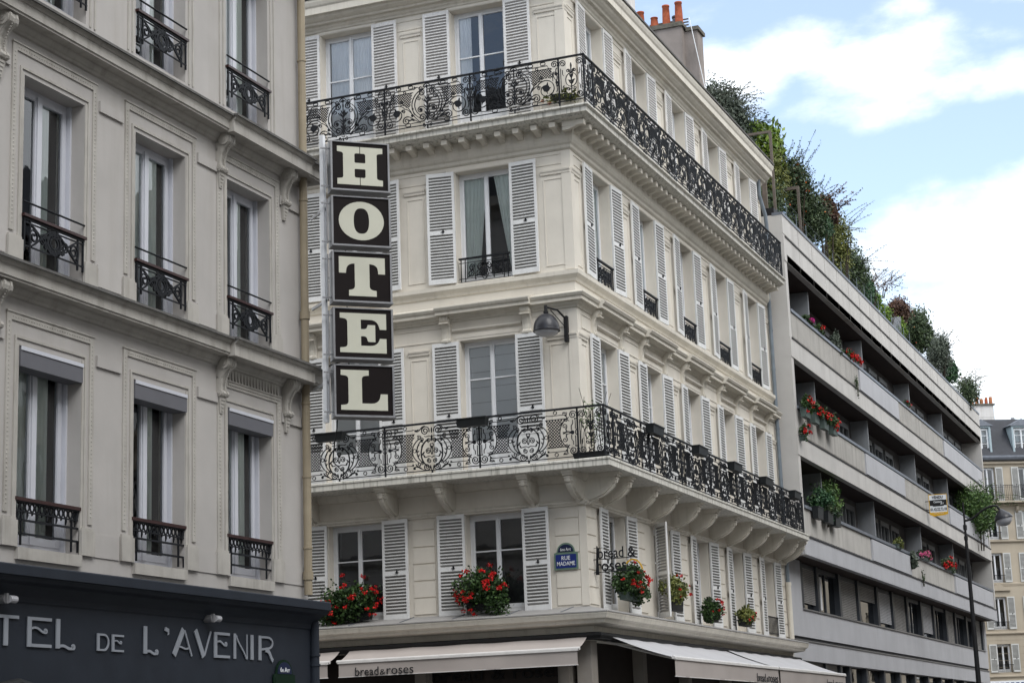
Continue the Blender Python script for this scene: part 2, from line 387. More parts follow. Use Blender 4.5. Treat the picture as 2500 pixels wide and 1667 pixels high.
# wall with openings (local: x along, y inward, z up); openings (x0,x1,z0,z1)
def wall_grid(mb, x0, x1, z0, z1, ops, depth=.33, mi=0, mi_in=1, y=0.0, room=1.3, mi_rev=None):
    if mi_rev is None: mi_rev = mi
    xs = sorted({x0, x1, *[v for o in ops for v in o[:2] if x0 < v < x1]}); zs = sorted({z0, z1, *[v for o in ops for v in o[2:4] if z0 < v < z1]})
    for i in range(len(xs)-1):
        for j in range(len(zs)-1):
            cx, cz = (xs[i]+xs[i+1])/2, (zs[j]+zs[j+1])/2
            if any(o[0] < cx < o[1] and o[2] < cz < o[3] for o in ops): continue
            mb.quad((xs[i], y, zs[j]), (xs[i+1], y, zs[j]), (xs[i+1], y, zs[j+1]), (xs[i], y, zs[j+1]), mi)
    for o in ops:
        a, b, c, d = max(o[0], x0), min(o[1], x1), max(o[2], z0), min(o[3], z1); e = y+depth; g = y+depth+room
        mb.quad((a, y, c), (a, e, c), (a, e, d), (a, y, d), mi_rev); mb.quad((b, e, c), (b, y, c), (b, y, d), (b, e, d), mi_rev)
        mb.quad((a, y, d), (a, e, d), (b, e, d), (b, y, d), mi_rev); mb.quad((a, e, c), (a, y, c), (b, y, c), (b, e, c), mi_rev)
        if room:
            A, B, Cc, D = a-.5, b+.5, c, d+.3
            mb.quad((A, g, Cc), (B, g, Cc), (B, g, D), (A, g, D), mi_in)
            mb.quad((A, e, Cc), (A, g, Cc), (A, g, D), (A, e, D), mi_in); mb.quad((B, g, Cc), (B, e, Cc), (B, e, D), (B, g, D), mi_in)
            mb.quad((A, e, D), (A, g, D), (B, g, D), (B, e, D), mi_in); mb.quad((A, g, Cc), (A, e, Cc), (B, e, Cc), (B, g, Cc), mi_in)
            for (p, q) in ((A, a), (b, B)): mb.quad((p, e, Cc), (q, e, Cc), (q, e, D), (p, e, D), mi_in)
            mb.quad((a, e, d), (b, e, d), (b, e, D), (a, e, D), mi_in)

_cache = {}
def shutter_mesh(w, h, mat, mid=.45, panel=0):
    k = ('sh', round(w, 2), round(h, 2), mat.name, panel)
    if k in _cache: return _cache[k]
    b = MB(); st = .055; y0, y1 = -.02, .02
    b.box(0, st, y0, y1, 0, h); b.box(w-st, w, y0, y1, 0, h)
    b.box(st, w-st, y0+.002, y1-.002, h-.065, h); b.box(st, w-st, y0+.002, y1-.002, 0, .115)
    zm = h*mid; b.box(st, w-st, y0+.002, y1-.002, zm, zm+.075)
    if panel: b.box(st, w-st, y0+.012, y1-.004, .115, panel); b.box(st, w-st, y0+.002, y1-.002, panel, panel+.06)
    for (a, c) in ((panel+.06 if panel else .115, zm), (zm+.075, h-.065)):
        n = int((c-a)/.069); p = (c-a)/n
        for i in range(n):
            z = a+p*(i+.08)
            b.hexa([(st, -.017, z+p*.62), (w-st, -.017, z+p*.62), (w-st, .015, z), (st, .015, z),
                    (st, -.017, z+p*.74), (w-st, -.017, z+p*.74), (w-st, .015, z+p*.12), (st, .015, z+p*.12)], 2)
            b.box(st, w-st, -.0195, -.0165, z+p*.56, z+p*.92)
    b.box(w*.55, w*.55+.03, -.045, -.02, zm+.01, zm+.085, 1); b.box(w*.50, w*.62, -.035, -.021, zm+.03, zm+.045, 1)
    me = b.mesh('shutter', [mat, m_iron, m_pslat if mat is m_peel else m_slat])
    _cache[k] = me; return me
def window_mesh(w, h, mat, style, kick=0):
    k = ('win', round(w, 2), round(h, 2), mat.name, style, kick)
    if k in _cache: return _cache[k]
    b = MB(); y0, y1 = 0.0, .06; fj = .06
    b.box(0, fj, y0, y1, 0, h); b.box(w-fj, w, y0, y1, 0, h); b.box(fj, w-fj, y0, y1, h-.07, h); b.box(fj, w-fj, y0, y1, 0, .09)
    c = w/2
    # two casements
    for (a, e) in ((fj, c), (c, w-fj)):
        s = .05 if mat is not m_pvc else .07
        b.box(a, a+s, y0-.015, y1-.02, .09, h-.07); b.box(e-s, e, y0-.015, y1-.02, .09, h-.07)
        b.box(a+s, e-s, y0-.013, y1-.02, .09, .09+.09); b.box(a+s, e-s, y0-.013, y1-.02, h-.07-.055, h-.07)
        if style == 'bar': b.box(a+s, e-s, y0-.008, y1-.03, h*.62, h*.62+.028)
        if style == 'bar3':
            for q in (.72, .42): b.box(a+s, e-s, y0-.008, y1-.03, h*q, h*q+.026)
    cw = .022 if mat is not m_pvc else .045
    b.box(c-cw, c+cw, y0-.035, y0-.0155, .09, h-.07)
    if mat is m_pvc:
        for (p, q) in ((-.0, .03), (w-.03, w)): b.box(p, q, y0-.06, y0-.001, 0, h)
    if kick:
        for (a, e) in ((fj+.05, c-.05), (c+.05, w-fj-.05)): b.box(a, e, y0+.004, y1-.022, .18, kick); b.box(a+.06, e-.06, y0-.006, y0+.003, .26, kick-.10)
    me = b.mesh('window', [mat]); _cache[k] = me; return me
def pane_mesh(w, h, mat):
    k = ('pane', round(w, 2), round(h, 2), mat.name)
    if k in _cache: return _cache[k]
    b = MB()
    for (a, e) in ((.08, w/2-.03), (w/2+.03, w-.08)): b.quad((a, .012, .12), (e, .012, .12), (e, .012, h-.1), (a, .012, h-.1))
    me = b.mesh('pane', [mat]); _cache[k] = me; return me
def curtain_mesh(kind, w, h):
    k = ('cur', kind, round(w, 2), round(h, 2))
    if k in _cache: return _cache[k]
    b = MB(); rnd = random.Random(len(_cache))
    def folds(xa, xb, za, zb, y=.055, amp=.009, per=.085, xa2=None, xb2=None):
        n = max(6, int((xb-xa)/.018)); rows = 10; i0 = len(b.v)
        for r in range(rows+1):
            t = r/rows; l = xa+((xa2 if xa2 is not None else xa)-xa)*(1-t)**1.0; rr = xb+((xb2 if xb2 is not None else xb)-xb)*(1-t)**1.0
            for i in range(n+1):
                u = i/n; b.v.append((l+(rr-l)*u, y+amp*math.sin(u*(xb-xa)/per*2*math.pi+math.sin(u*9)*1.1), za+(zb-za)*t))
        for r in range(rows):
            for i in range(n):
                a = i0+r*(n+1)+i; b.f.append((a, a+1, a+n+2, a+n+1)); b.m.append(0)
    mat = m_curt
    if kind == 'full': folds(.12, w-.08, .02, h-.08)
    if kind == 'left': folds(.06, w*.30, .02, h-.08)
    if kind == 'sides':
        mat = m_green; folds(.02, w*.50, .02, h-.08, xa2=.02, xb2=w*.30, per=.09); folds(w*.62, w-.02, .02, h-.08, xa2=w*.92, xb2=w-.02)
    if kind == 'shade':
        mat = m_shade; n = 9
        for i in range(n):
            z0 = h*i/n; b.hexa([(.06, .05, z0+.006), (w-.06, .05, z0+.006), (w-.06, .06, z0+.006), (.06, .06, z0+.006), (.06, .04, z0+h/n-.004), (w-.06, .04, z0+h/n-.004), (w-.06, .05, z0+h/n-.004), (.06, .05, z0+h/n-.004)])
    if kind == 'tan':
        mat = m_tan; folds(.03, w*.47, .02, h-.05, y=.055, per=.12); folds(w*.52, w*.80, .02, h-.05, y=.055, per=.12)
    if kind == 'tan2':
        mat = m_tan; folds(.03, w*.34, .02, h-.05, y=.055, per=.12); folds(w*.5, w*.74, .02, h-.05, y=.055, per=.12); folds(w*.88, w*.98, .02, h-.05, y=.055, per=.12)
    if kind == 'low':
        mat = m_curt; folds(w*.55, w-.05, .02, h*.5)
    me = b.mesh('curtain', [mat]); _cache[k] = me; return me

def add_window(root, mp, x, z, w, h, depth, style='bar', frame=m_white, gl=m_glass, curtain=None, shut=None, shw=.64, sh0=None, sh1=None, shm=m_shut, lang=0, rang=0, rail=None, kick=0, panel=0):
    """mp(x,y,z)-> (loc, rz) in root coordinates"""
    loc, rz = mp(x, depth, z)
    win = put('window', window_mesh(w, h, frame, style, kick), root, loc, rz)
    put('pane', pane_mesh(w, h, gl), win)
    if curtain: put('curtain', curtain_mesh(curtain, w, h), win)
    if shut:
        s0 = (sh0 if sh0 is not None else 0); s1 = (sh1 if sh1 is not None else h)
        me = shutter_mesh(shw, s1-s0, shm, panel=panel)
        if shut in ('both', 'left'):
            al = R(lang); put('shutter', me, win, (-.015-shw*math.cos(al), -depth-.045-shw*math.sin(al), s0), al)
        if shut in ('both', 'right'):
            put('shutter', me, win, (w+.015, -depth-.045, s0), -R(rang))
    if rail: put('window_railing', rail, win, (w/2, -depth-.03, 0))
    return win

# ================================================================== ironwork patterns (x along, z up, both about x=0)
def lattice(b, x0, x1, z0, z1, sp=.066, w=.0165, th=.012, keep=None):
    for sgn in (1, -1):
        k = -int((x1-x0+z1-z0)/sp)-2
        while k*sp < (x1-x0)+(z1-z0)+2*sp:
            pts = []; n = int((z1-z0)/.02)+1
            for i in range(n+1):
                z = z0+(z1-z0)*i/n
                x = (x0+k*sp+(z-z0)) if sgn > 0 else (x0+k*sp-(z-z0))
                ok = x0 <= x <= x1 and (keep is None or keep(x, z))
                if ok: pts.append((x, z))
                elif pts:
                    if len(pts) > 1: b.ribbon([pts[0], pts[-1]], w, 0.001*sgn*3, th)
                    pts = []
            if len(pts) > 1: b.ribbon([pts[0], pts[-1]], w, 0.001*sgn*3, th)
            k += 1
_yk = [0]
def ir(b, pts, w=.013, both=True, closed=False, taper=None, th=.022):
    w = w*1.2
    _yk[0] = (_yk[0]+1) % 7; y = (_yk[0]-3)*.0011
    b.ribbon(pts, w, y, th, closed=closed, taper=taper)
    if both: b.ribbon(mir(pts), w, y+.0005, th, closed=closed, taper=taper)
def leaf(b, x, z, L, ang, w=.03, both=True):
    w = w*.62
    a = R(ang); pts = [(x+L*t*math.cos(a), z+L*t*math.sin(a)) for t in (0, .25, .5, .75, 1)]
    ir(b, pts, w, both, taper=lambda t: max(.08, math.sin(math.pi*(t*.85+.1))))
def knob(b, x, z, r=.022, both=True): ir(b, arc(x, z, r*.5, r*.5, 0, 360, 8)[:-1], r, both, closed=True)
def lower_panel(W=1.12):
    b = MB()
    ir(b, arc(0, .37, .255, .31, 72, -84, 20), .021)
    ir(b, arc(0, .42, .355, .32, 52, -52, 16), .014)
    ir(b, spiral(.235, .665, .05, .012, 20, 1.2, 14), .012); ir(b, spiral(.235, .17, .04, .012, -60, -1.1, 12), .012)
    ir(b, arc(0, .43, .465, .34, 52, -55, 18), .014); ir(b, spiral(.30, .715, .055, .014, 40, 1.3, 14), .013); ir(b, spiral(.31, .14, .05, .012, -50, -1.2, 12), .012)
    ir(b, arc(.41, .44, .038, .038, 0, 360, 14)[:-1], .011, closed=True)
    ir(b, spiral(.155, .855, .105, .018, 200, -1.9, 30), .016); ir(b, bez((.155, .96), (.27, .96), (.26, .83), (.37, .86)), .013); knob(b, .375, .87, .022); leaf(b, .30, .90, .08, -25, .03)
    ir(b, spiral(.125, .075, .085, .016, 160, 1.7, 26), .014); ir(b, bez((.10, -.005), (.25, -.01), (.28, .10), (.42, .09)), .014); knob(b, .42, .06, .026); leaf(b, .24, .03, .12, 35, .05); leaf(b, .34, .07, .10, 60, .035)
    ir(b, spiral(.065, .645, .05, .012, -90, 1.5, 16), .013); ir(b, bez((.0, .56), (.05, .60), (.05, .50), (.0, .47), 8), .012)
    ir(b, spiral(.085, .41, .065, .012, 130, -1.6, 20), .013); ir(b, bez((.0, .52), (.03, .46), (.03, .38), (.0, .33), 8), .012)
    ir(b, spiral(.065, .20, .055, .012, 90, -1.5, 18), .013); ir(b, bez((.0, .27), (.08, .34), (.16, .24), (.19, .30)), .012); leaf(b, .16, .27, .09, 60, .035); leaf(b, .24, .33, .10, 130, .04); leaf(b, .25, .50, .09, 120, .035); leaf(b, .20, .60, .08, 30, .03)
    leaf(b, .36, .40, .07, 150, .03); leaf(b, .33, .30, .07, 120, .03); leaf(b, .35, .52, .07, 140, .03)
    ir(b, [(0, -.07), (0, 0.0)], .03, False); leaf(b, 0, .62, .14, 90, .05, False); leaf(b, 0, .80, .12, 90, .035, False); leaf(b, 0.02, .0, .10, 80, .02)
    ir(b, bez((0, .72), (.08, .76), (.12, .70), (.17, .74)), .012)
    # lattice and its borders
    lattice(b, .40, .80, .215, .795, keep=lambda x, z: x > .47*math.sqrt(max(0, 1-((z-.43)/.62)**2)) and (x-(W-.06))**2/.34**2+(z-.5)**2/.36**2 > 1)
    lattice(b, -.80, -.40, .215, .795, keep=lambda x, z: -x > .47*math.sqrt(max(0, 1-((z-.43)/.62)**2)) and (-x-(W-.06))**2/.34**2+(z-.5)**2/.36**2 > 1)
    ir(b, [(.40, .80), (.86, .80)], .011); ir(b, [(.40, .21), (.86, .21)], .011)
    ir(b, bez((.34, .84), (.42, .92), (.44, .885), (.50, .885))+[(.84, .885)], .011); knob(b, .86, .87, .02)
    ir(b, [(.46, .12), (.84, .12)], .011); knob(b, .86, .13, .02); knob(b, .45, .13, .02)
    ir(b, arc(.63, .943, .036, .036, 0, 360, 14)[:-1], .011, closed=True); ir(b, arc(.63, .06, .038, .038, 0, 360, 14)[:-1], .011, closed=True)
    # lyre about the post
    P = W
    ir(b, arc(P-.06, .5, .34, .35, 112, 248, 20), .013)
    ir(b, spiral(P-.26, .765, .045, .01, 200, -1.2, 12), .012); ir(b, spiral(P-.26, .235, .045, .01, 160, 1.2, 12), .012)
    ir(b, bez((P-.15, .50), (P-.24, .56), (P-.30, .48), (P-.33, .52), 8), .02); ir(b, bez((P-.15, .50), (P-.24, .44), (P-.30, .52), (P-.33, .48), 8), .012)
    ir(b, spiral(P-.29, .64, .06, .012, -60, 1.25, 16), .013); ir(b, spiral(P-.29, .36, .06, .012, 60, -1.25, 16), .013); knob(b, P-.12, .5, .04); leaf(b, P-.27, .60, .09, -70, .03); leaf(b, P-.27, .40, .09, 70, .03)
    ir(b, [(P-.05, .76), (P-.05, .57)], .011); ir(b, [(P-.05, .43), (P-.05, .24)], .011); ir(b, arc(P, .5, .05, .065, 90, 270, 8), .011)
    ir(b, [(P-.10, .76), (P-.10, .69), (P-.14, .64), (P-.14, .55)], .011); ir(b, [(P-.14, .45), (P-.14, .36), (P-.10, .31), (P-.10, .24)], .011)
    ir(b, spiral(P-.10, .87, .09, .016, -30, 1.8, 28), .014); ir(b, spiral(P-.105, .12, .095, .016, 30, -1.8, 28), .015)
    ir(b, arc(P-.10, .86, .145, .14, 160, 235, 8), .012); ir(b, arc(P-.10, .13, .145, .14, 125, 200, 8), .012)
    ir(b, bez((P-.22, .93), (P-.26, .90), (P-.30, .98), (P-.32, .90), 8), .012); leaf(b, P-.25, .92, .08, 170, .03); leaf(b, P-.24, .05, .09, 175, .035); ir(b, bez((P-.22, .06), (P-.27, .10), (P-.33, .10), (P-.33, .04), 8), .012)
    ir(b, spiral(P-.05, .78, .025, .006, 0, 1, 8), .01); ir(b, spiral(P-.05, .22, .025, .006, 0, -1, 8), .01)
    return b
def upper_panel(W=1.06):
    b = MB()
    ir(b, arc(.0, .50, .375, .37, 66, -70, 24), .014); ir(b, arc(.0, .50, .305, .31, 60, -62, 20), .014)
    ir(b, spiral(.135, .775, .085, .016, 60, 1.5, 24), .016); ir(b, spiral(.12, .185, .10, .016, -60, -1.7, 26), .017)
    ir(b, spiral(.20, .66, .055, .012, 60, -1.3, 16), .012)
    ir(b, bez((0, .10), (-.01, .35), (.01, .55), (0, .78), 8), .028, False, taper=lambda t: 1.2-.8*t); leaf(b, 0, .74, .12, 90, .04, False)
    ir(b, bez((0, .30), (.05, .42), (.10, .45), (.155, .44)), .013); ir(b, spiral(.165, .37, .075, .014, 95, -1.4, 18), .014)
    ir(b, bez((0, .48), (.03, .58), (.09, .56), (.12, .63)), .016); leaf(b, 0.01, .52, .13, 60, .045); leaf(b, 0.01, .40, .11, 50, .04); leaf(b, 0.01, .22, .12, 65, .05); leaf(b, .02, .60, .10, 72, .035); knob(b, .165, .37, .03)
    ir(b, arc(0, .90, .085, .075, 0, 180, 12), .014, False); ir(b, spiral(.145, .88, .062, .012, 180, 1.5, 18), .013); leaf(b, 0, .95, .09, -90, .07, False); leaf(b, .03, .93, .06, -60, .03)
    ir(b, bez((.20, .90), (.27, .96), (.27, .88), (.33, .90)), .012); knob(b, .30, .93, .018)
    # volute and stem
    vx, vz = W-.30, .33
    ir(b, spiral(vx, vz, .235, .085, 150, -1.25, 34), .015); ir(b, bez((vx-.205, vz+.115), (vx-.33, vz+.10), (.33, .20), (.17, .07), 14), .014)
    ir(b, bez((vx-.10, vz+.22), (vx-.25, vz+.24), (.40, .38), (.36, .24), 12), .013)
    knob(b, vx+.0, vz+.03, .075); leaf(b, vx, vz+.02, .15, 75, .06); leaf(b, vx, vz, .12, 150, .05); leaf(b, vx, vz, .11, 20, .05); leaf(b, vx, vz+.03, .14, -80, .03)
    ir(b, spiral(vx-.17, vz+.06, .05, .012, 0, 1.4, 14), .012)
    ir(b, spiral(.52, .155, .10, .018, 120, -1.6, 26), .014); ir(b, bez((.52, .255), (.44, .27), (.36, .17), (.18, .06), 10), .013)
    leaf(b, .32, .13, .12, 30, .05); leaf(b, .40, .15, .10, 10, .045); leaf(b, .30, .26, .10, 60, .04); knob(b, .36, .42, .02); knob(b, .37, .26, .03)
    ir(b, arc(.64, .62, .03, .03, 0, 360, 12)[:-1], .010, closed=True)
    def keep(x, z): return (x-vx)**2+(z-vz)**2 > .262**2 and x > .40*math.sqrt(max(0, 1-((z-.5)/.55)**2)) and (x-(W-.02))**2+(z-.72)**2 > .14**2 and z > .46+.0*x
    lattice(b, .36, .92, .46, .80, sp=.062, keep=keep); lattice(b, -.92, -.36, .46, .80, sp=.062, keep=lambda x, z: keep(-x, z))
    ir(b, [(.34, .81), (.84, .81), (.84, .76), (.92, .70), (.92, .50)], .011); ir(b, [(.30, .885), (.80, .885), (.83, .82), (.90, .80)], .011)
    ir(b, arc(.55, .845, .028, .028, 0, 360, 12)[:-1], .010, closed=True)
    for cx in (.40, .70):
        ir(b, rpoly([(cx-.055, .91, .02), (cx+.055, .91, .02), (cx+.055, .975, .02), (cx-.055, .975, .02)], 3), .011, closed=True)
    ir(b, [(.16, .075), (.40, .075)], .011); ir(b, [(.56, .055), (.80, .075)], .011); ir(b, rpoly([(.42, .012, .02), (.54, .012, .02), (.54, .082, .02), (.42, .082, .02)], 3), .011, closed=True)
    P = W
    ir(b, spiral(P-.095, .885, .085, .014, -40, 1.8, 26), .014); ir(b, spiral(P-.115, .13, .10, .016, 30, -1.8, 26), .015)
    ir(b, bez((P-.03, .80), (P-.12, .74), (P-.0, .62), (P-.05, .52), 10), .013); ir(b, bez((P-.05, .52), (P-.10, .44), (P-.0, .30), (P-.06, .24), 10), .013); knob(b, P-.06, .66, .035); knob(b, P-.05, .46, .03); leaf(b, P-.04, .60, .12, 110, .04); leaf(b, P-.04, .36, .10, 70, .03)
    ir(b, bez((P-.10, .72), (P-.16, .64), (P-.10, .56), (P-.06, .50), 8), .011)
    ir(b, spiral(.075, -.01, .045, .01, 90, -1.3, 12), .011); ir(b, [(0, -.10), (0, .0)], .026, False); ir(b, arc(0, .06, .035, .03, 180, 360, 8), .011, False)
    return b
def corner_panel(W=.29):
    b = MB()
    ir(b, spiral(W-.10, .87, .085, .014, -30, 1.8, 26), .014); ir(b, spiral(W-.10, .12, .09, .014, 30, -1.8, 26), .014)
    ir(b, [(W-.05, .76), (W-.05, .24)], .011); ir(b, [(W-.09, .72), (W-.09, .62), (W-.12, .58)], .011); ir(b, [(W-.12, .36), (W-.09, .32), (W-.09, .24)], .011)
    ir(b, arc(0, .47, .13, .16, 0, 360, 24)[:-1], .012, False, closed=True)
    ir(b, [(0, .15), (0, .86)], .018, False); leaf(b, 0, .50, .13, 70, .045); leaf(b, 0, .36, .12, 60, .04); leaf(b, 0, .62, .12, 50, .04); leaf(b, 0, .74, .12, 90, .05, False); leaf(b, 0, .44, .09, 20, .04)
    ir(b, spiral(.07, .68, .045, .01, 180, -1.3, 14), .012); ir(b, spiral(.07, .27, .045, .01, 180, 1.3, 14), .012); ir(b, arc(0, .16, .06, .05, 180, 360, 8), .012, False); leaf(b, .02, .12, .10, -60, .04)
    return b
me_low = lower_panel().mesh('railing_panel', [m_iron]); me_up = upper_panel().mesh('railing_panel', [m_iron]); me_cor = corner_panel().mesh('railing_panel', [m_iron])
def small_rail(w=1.22, h=.56):
    b = MB(); a = w/2
    b.box(-a, a, -.03, .03, h-.035, h); 
    for z in (.0, .08, h-.12): b.box(-a, a, -.008, .008, z, z+.014)
    for x in (-a+.05, -a+.15, a-.15, a-.05): b.box(x-.009, x+.009, -.01, .01, 0, h-.035)
    b.box(-.006, .006, -.008, .008, .08, h-.1)
    for cx in (.14, .33):
        ir(b, spiral(cx, .20, .085, .012, 90, 1.6, 20), .012); ir(b, spiral(cx-.03, .36, .06, .01, -90, -1.5, 16), .011); leaf(b, cx, .26, .12, 70, .045); leaf(b, cx, .24, .10, 140, .04); leaf(b, cx, .16, .10, -30, .04)
    ir(b, bez((0, .10), (.10, .20), (.02, .32), (.10, .42)), .013); ir(b, spiral(.06, .15, .05, .01, 200, 1.3, 14), .012); knob(b, 0, .28, .03, False); leaf(b, 0, .03, .08, 40, .03); leaf(b, .22, .04, .06, 90, .03)
    for x in (.23, .42): ir(b, [(x, .08), (x, .42)], .009)
    return b.mesh('window_railing', [m_iron])
me_small = small_rail()

# ================================================================== the corner building with the wrought iron balconies
corner = thing('corner_building', 'cream corner building with louvred shutters and two long wrought iron balconies above awnings', 'building', (-13, 36.8, 0))
LF, LS = -11.0, 17.4                       # extent of the front (to the left) and of the side (along the street)
mpF = lambda x, y, z: ((x, y, z), 0.0)
mpS = lambda x, y, z: ((-y, x, z), math.pi/2)
# floors: window openings
F2 = (4.42, 6.53); F3 = (7.30, 10.36); F4 = (11.66, 14.22); F5 = (15.15, 18.08)
wf = [(-9.45, 1.31), (-6.06, 1.33), (-2.74, 1.31)]
ws = [(1.33, 1.24), (4.70, 1.22), (8.05, 1.20), (11.40, 1.18), (14.80, 1.16)]
def ops(ww): return [(x, x+w, a, b) for (x, w) in ww for (a, b) in (F2, F3, F4, F5)]
b = MB(); wall_grid(b, LF, 0, 3.9, 18.9, ops(wf), .30); b.quad((LF, 0, 3.9), (LF, 14, 3.9), (LF, 14, 18.9), (LF, 0, 18.9)); 
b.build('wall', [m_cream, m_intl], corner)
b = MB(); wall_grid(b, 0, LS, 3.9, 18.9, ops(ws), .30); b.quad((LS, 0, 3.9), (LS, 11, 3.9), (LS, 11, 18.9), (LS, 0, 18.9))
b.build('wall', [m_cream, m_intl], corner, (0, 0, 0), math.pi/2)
LP = lambda o: [(LF, -o), (o, -o), (o, LS)]
def sweep(name, prof, mat): 
    b = MB(); b.path(prof, LP, 3); return b.build(name, mat, corner)
# shop cornice with its zinc top
sweep('shop_cornice', [(0, 4.375), (.50, 4.272), (.56, 4.262), (.575, 4.225), (.56, 4.19), (.54, 4.13), (.47, 4.10), (.45, 4.04), (.10, 4.00), (.08, 3.88), (.06, 3.72), (0, 3.72)], m_cream2)
b = MB(); b.path([(0, 4.42), (.57, 4.285), (.585, 4.27), (.585, 4.25), (.50, 4.276), (0, 4.38)], LP, 3)
b.build('lead_flashing', M('lead_flashing', (.30, .29, .28), .8, .15, 3, .4, (6, 6, 6), dirt=(.16, .15, .14)), corner)
b = MB()
for k in range(9): x = -10.2+k*1.22; b.cut(); b.hexa([(x, -.57, 4.290), (x+.02, -.57, 4.290), (x+.10, -.02, 4.42), (x+.08, -.02, 4.42), (x, -.57, 4.30), (x+.02, -.57, 4.30), (x+.10, -.02, 4.43), (x+.08, -.02, 4.43)])
b.build_pieces('flashing_seam', m_zinc, corner)
# string above the second floor
sweep('string_course', [(0, 6.52), (.04, 6.53), (.05, 6.56), (.08, 6.58), (.09, 6.62), (.05, 6.64), (.05, 6.66), (0, 6.67)], m_cream2)
sweep('string_course', [(0, 7.02), (.06, 7.03), (.10, 7.08), (.14, 7.13), (.16, 7.18), (0, 7.18)], m_cream2)
# cornice between third and fourth
sweep('sill_course', [(0, 11.38), (.03, 11.39), (.05, 11.44), (.10, 11.50), (.12, 11.53), (.12, 11.62), (0, 11.64)], m_cream2)
sweep('cornice', [(0, 10.80), (.03, 10.81), (.05, 10.85), (.09, 10.87), (.12, 10.92), (.20, 10.93), (.20, 11.00), (.23, 11.02), (.26, 11.07), (.26, 11.09), (.05, 11.16), (0, 11.18)], m_cream2)
brk3 = [(0, 10.935), (.30, 10.935), (.30, 11.005), (.34, 11.025), (.37, 11.075), (.37, 11.105), (.06, 11.19), (0, 11.20)]
# entablature below the top balcony and main cornice
sweep('string_course', [(0, 14.36), (.02, 14.37), (.05, 14.40), (.06, 14.46), (.10, 14.50), (.13, 14.56), (.14, 14.62), (.14, 14.86), (0, 14.86)], m_cream2)
sweep('main_cornice', [(0, 18.16), (.04, 18.17), (.06, 18.21), (.10, 18.24), (.12, 18.29), (.20, 18.30), (.22, 18.34), (.27, 18.36), (.33, 18.40), (.36, 18.45), (.44, 18.46), (.44, 18.62), (.47, 18.66), (.50, 18.74), (.50, 18.80), (0, 18.86)], m_cream2)
b = MB(); b.path([(.30, 18.82), (.50, 18.805), (.53, 18.81), (.53, 18.86), (.49, 18.88), (.30, 18.88)], LP, 3); b.build('gutter', m_ledge, corner)
# roof
b = MB(); x0, y1 = LF, LS
b.hexa([(x0, -.20, 18.84), (.20, -.20, 18.84), (.20, y1, 18.84), (x0, y1, 18.84), (x0, 2.6, 20.6), (-2.6, 2.6, 20.6), (-2.6, y1, 20.6), (x0, y1, 20.6)])
b.build('roof', m_zinc, corner)
# pier panels & rustication
b = MB()
def frame_into(b, xa, xb, za, zb, w=.03, o=.018):
    b.box(xa, xb, -o, .01, za, za+w); b.box(xa, xb, -o, .01, zb-w, zb); b.box(xa, xa+w, -o, .01, za+w, zb-w); b.box(xb-w, xb, -o, .01, za+w, zb-w)
def piers(ww, lo, hi):
    xs = [lo]+[v for (x, w) in ww for v in (x, x+w)]+[hi]
    return [(xs[i], xs[i+1]) for i in range(0, len(xs), 2)]
for (ww, lo, hi, rot) in ((wf, LF, 0, 0), (ws, 0, LS, math.pi/2)):
    b = MB(); rb = MB()
    for (a, c) in piers(ww, lo, hi):
        A = a+(.10 if a == lo else .12); D = c-(.10 if c == hi else .12)
        # second floor: smooth blocks with open joints
        z = 4.46
        A2, D2 = (a+.0 if a == lo else a+.74), (c-.0 if c == hi else c-.74)
        if rot == 0 and c == hi: D2 = c
        if D2-A2 > .08:
            while z < 6.3:
                z2 = min(z+.352, 6.46)
                q = D2-(.16 if (rot == 0 and c == hi) else 0); q0 = A2+(.0)
                rb.hexa([(q0, -.022, z+.012), (q, -.022, z+.012), (q, .01, z+.004), (q0, .01, z+.004), (q0, -.022, z2-.008), (q, -.022, z2-.008), (q, .01, z2), (q0, .01, z2)])
                z = z2+.012
        for (za, zb) in ((7.5, 10.05), (11.78, 13.75), (15.3, 17.55)):
            if D2-A2 > .35: frame_into(b, A2+.05, D2-.05, za, zb, .022, .014); b.cut()
            # impost mouldings
            if D2-A2 > .2: b.profx([(0, zb+.08), (.03, zb+.09), (.035, zb+.13), (.055, zb+.16), (.06, zb+.19), (0, zb+.20)], A2, D2+(.0)); b.cut()
        if c == hi and rot == 0: rb.box(-.15, .022, -.022, .0, 4.44, 6.50)
        b.cut(); rb.cut()
    for (x, w) in ww:      # panels and label mouldings over the windows
        for (za, zb) in ((10.42, 10.78), (14.24, 14.36), (18.10, 18.16)):
            b.box(x-.10, x+w+.10, -.03, .01, za, za+.055); b.cut()
        b.profx([(0, 10.56), (.04, 10.57), (.07, 10.60), (.07, 10.63), (0, 10.64)], x-.16, x+w+.16); b.cut()
        for zt in (F3[1], F4[1], F5[1]):
            b.box(x-.085, x+w+.085, -.02, .01, zt+.005, zt+.10)
            for xx in (x-.085, x+w+.005): b.box(xx, xx+.08, -.02, .01, zt-2.2, zt+.004)
            b.cut()
        b.box(x-.04, x+w+.04, -.05, .012, F4[0]-.05, F4[0]-.002); b.cut()
    for (a, c) in piers(ww, lo, hi):
        A2, D2 = a+.20, c-.20
        if a == lo: A2 = a+.12
        if c == hi: D2 = c-.12
        if D2-A2 > .25:
            for (q, z0, z1) in ((.15, 10.40, 10.72), (0, 14.06, 14.30), (0, 17.82, 18.06)): frame_into(b, A2+q, D2-q, z0, z1, .02, .016); b.cut()
    b.build_pieces('wall_moulding', m_cream, corner, (0, 0, 0), rot); rb.build_pieces('rusticated_pier', m_cream, corner, (0, 0, 0), rot)
# corner pilaster edges, small steps at the angle
b = MB()
for (z0, z1) in ((7.35, 10.78), (11.66, 14.34), (15.12, 18.14)): b.box(-.20, .02, -.02, .20, z0, z1)
b.build('corner_pilaster', m_cream, corner)
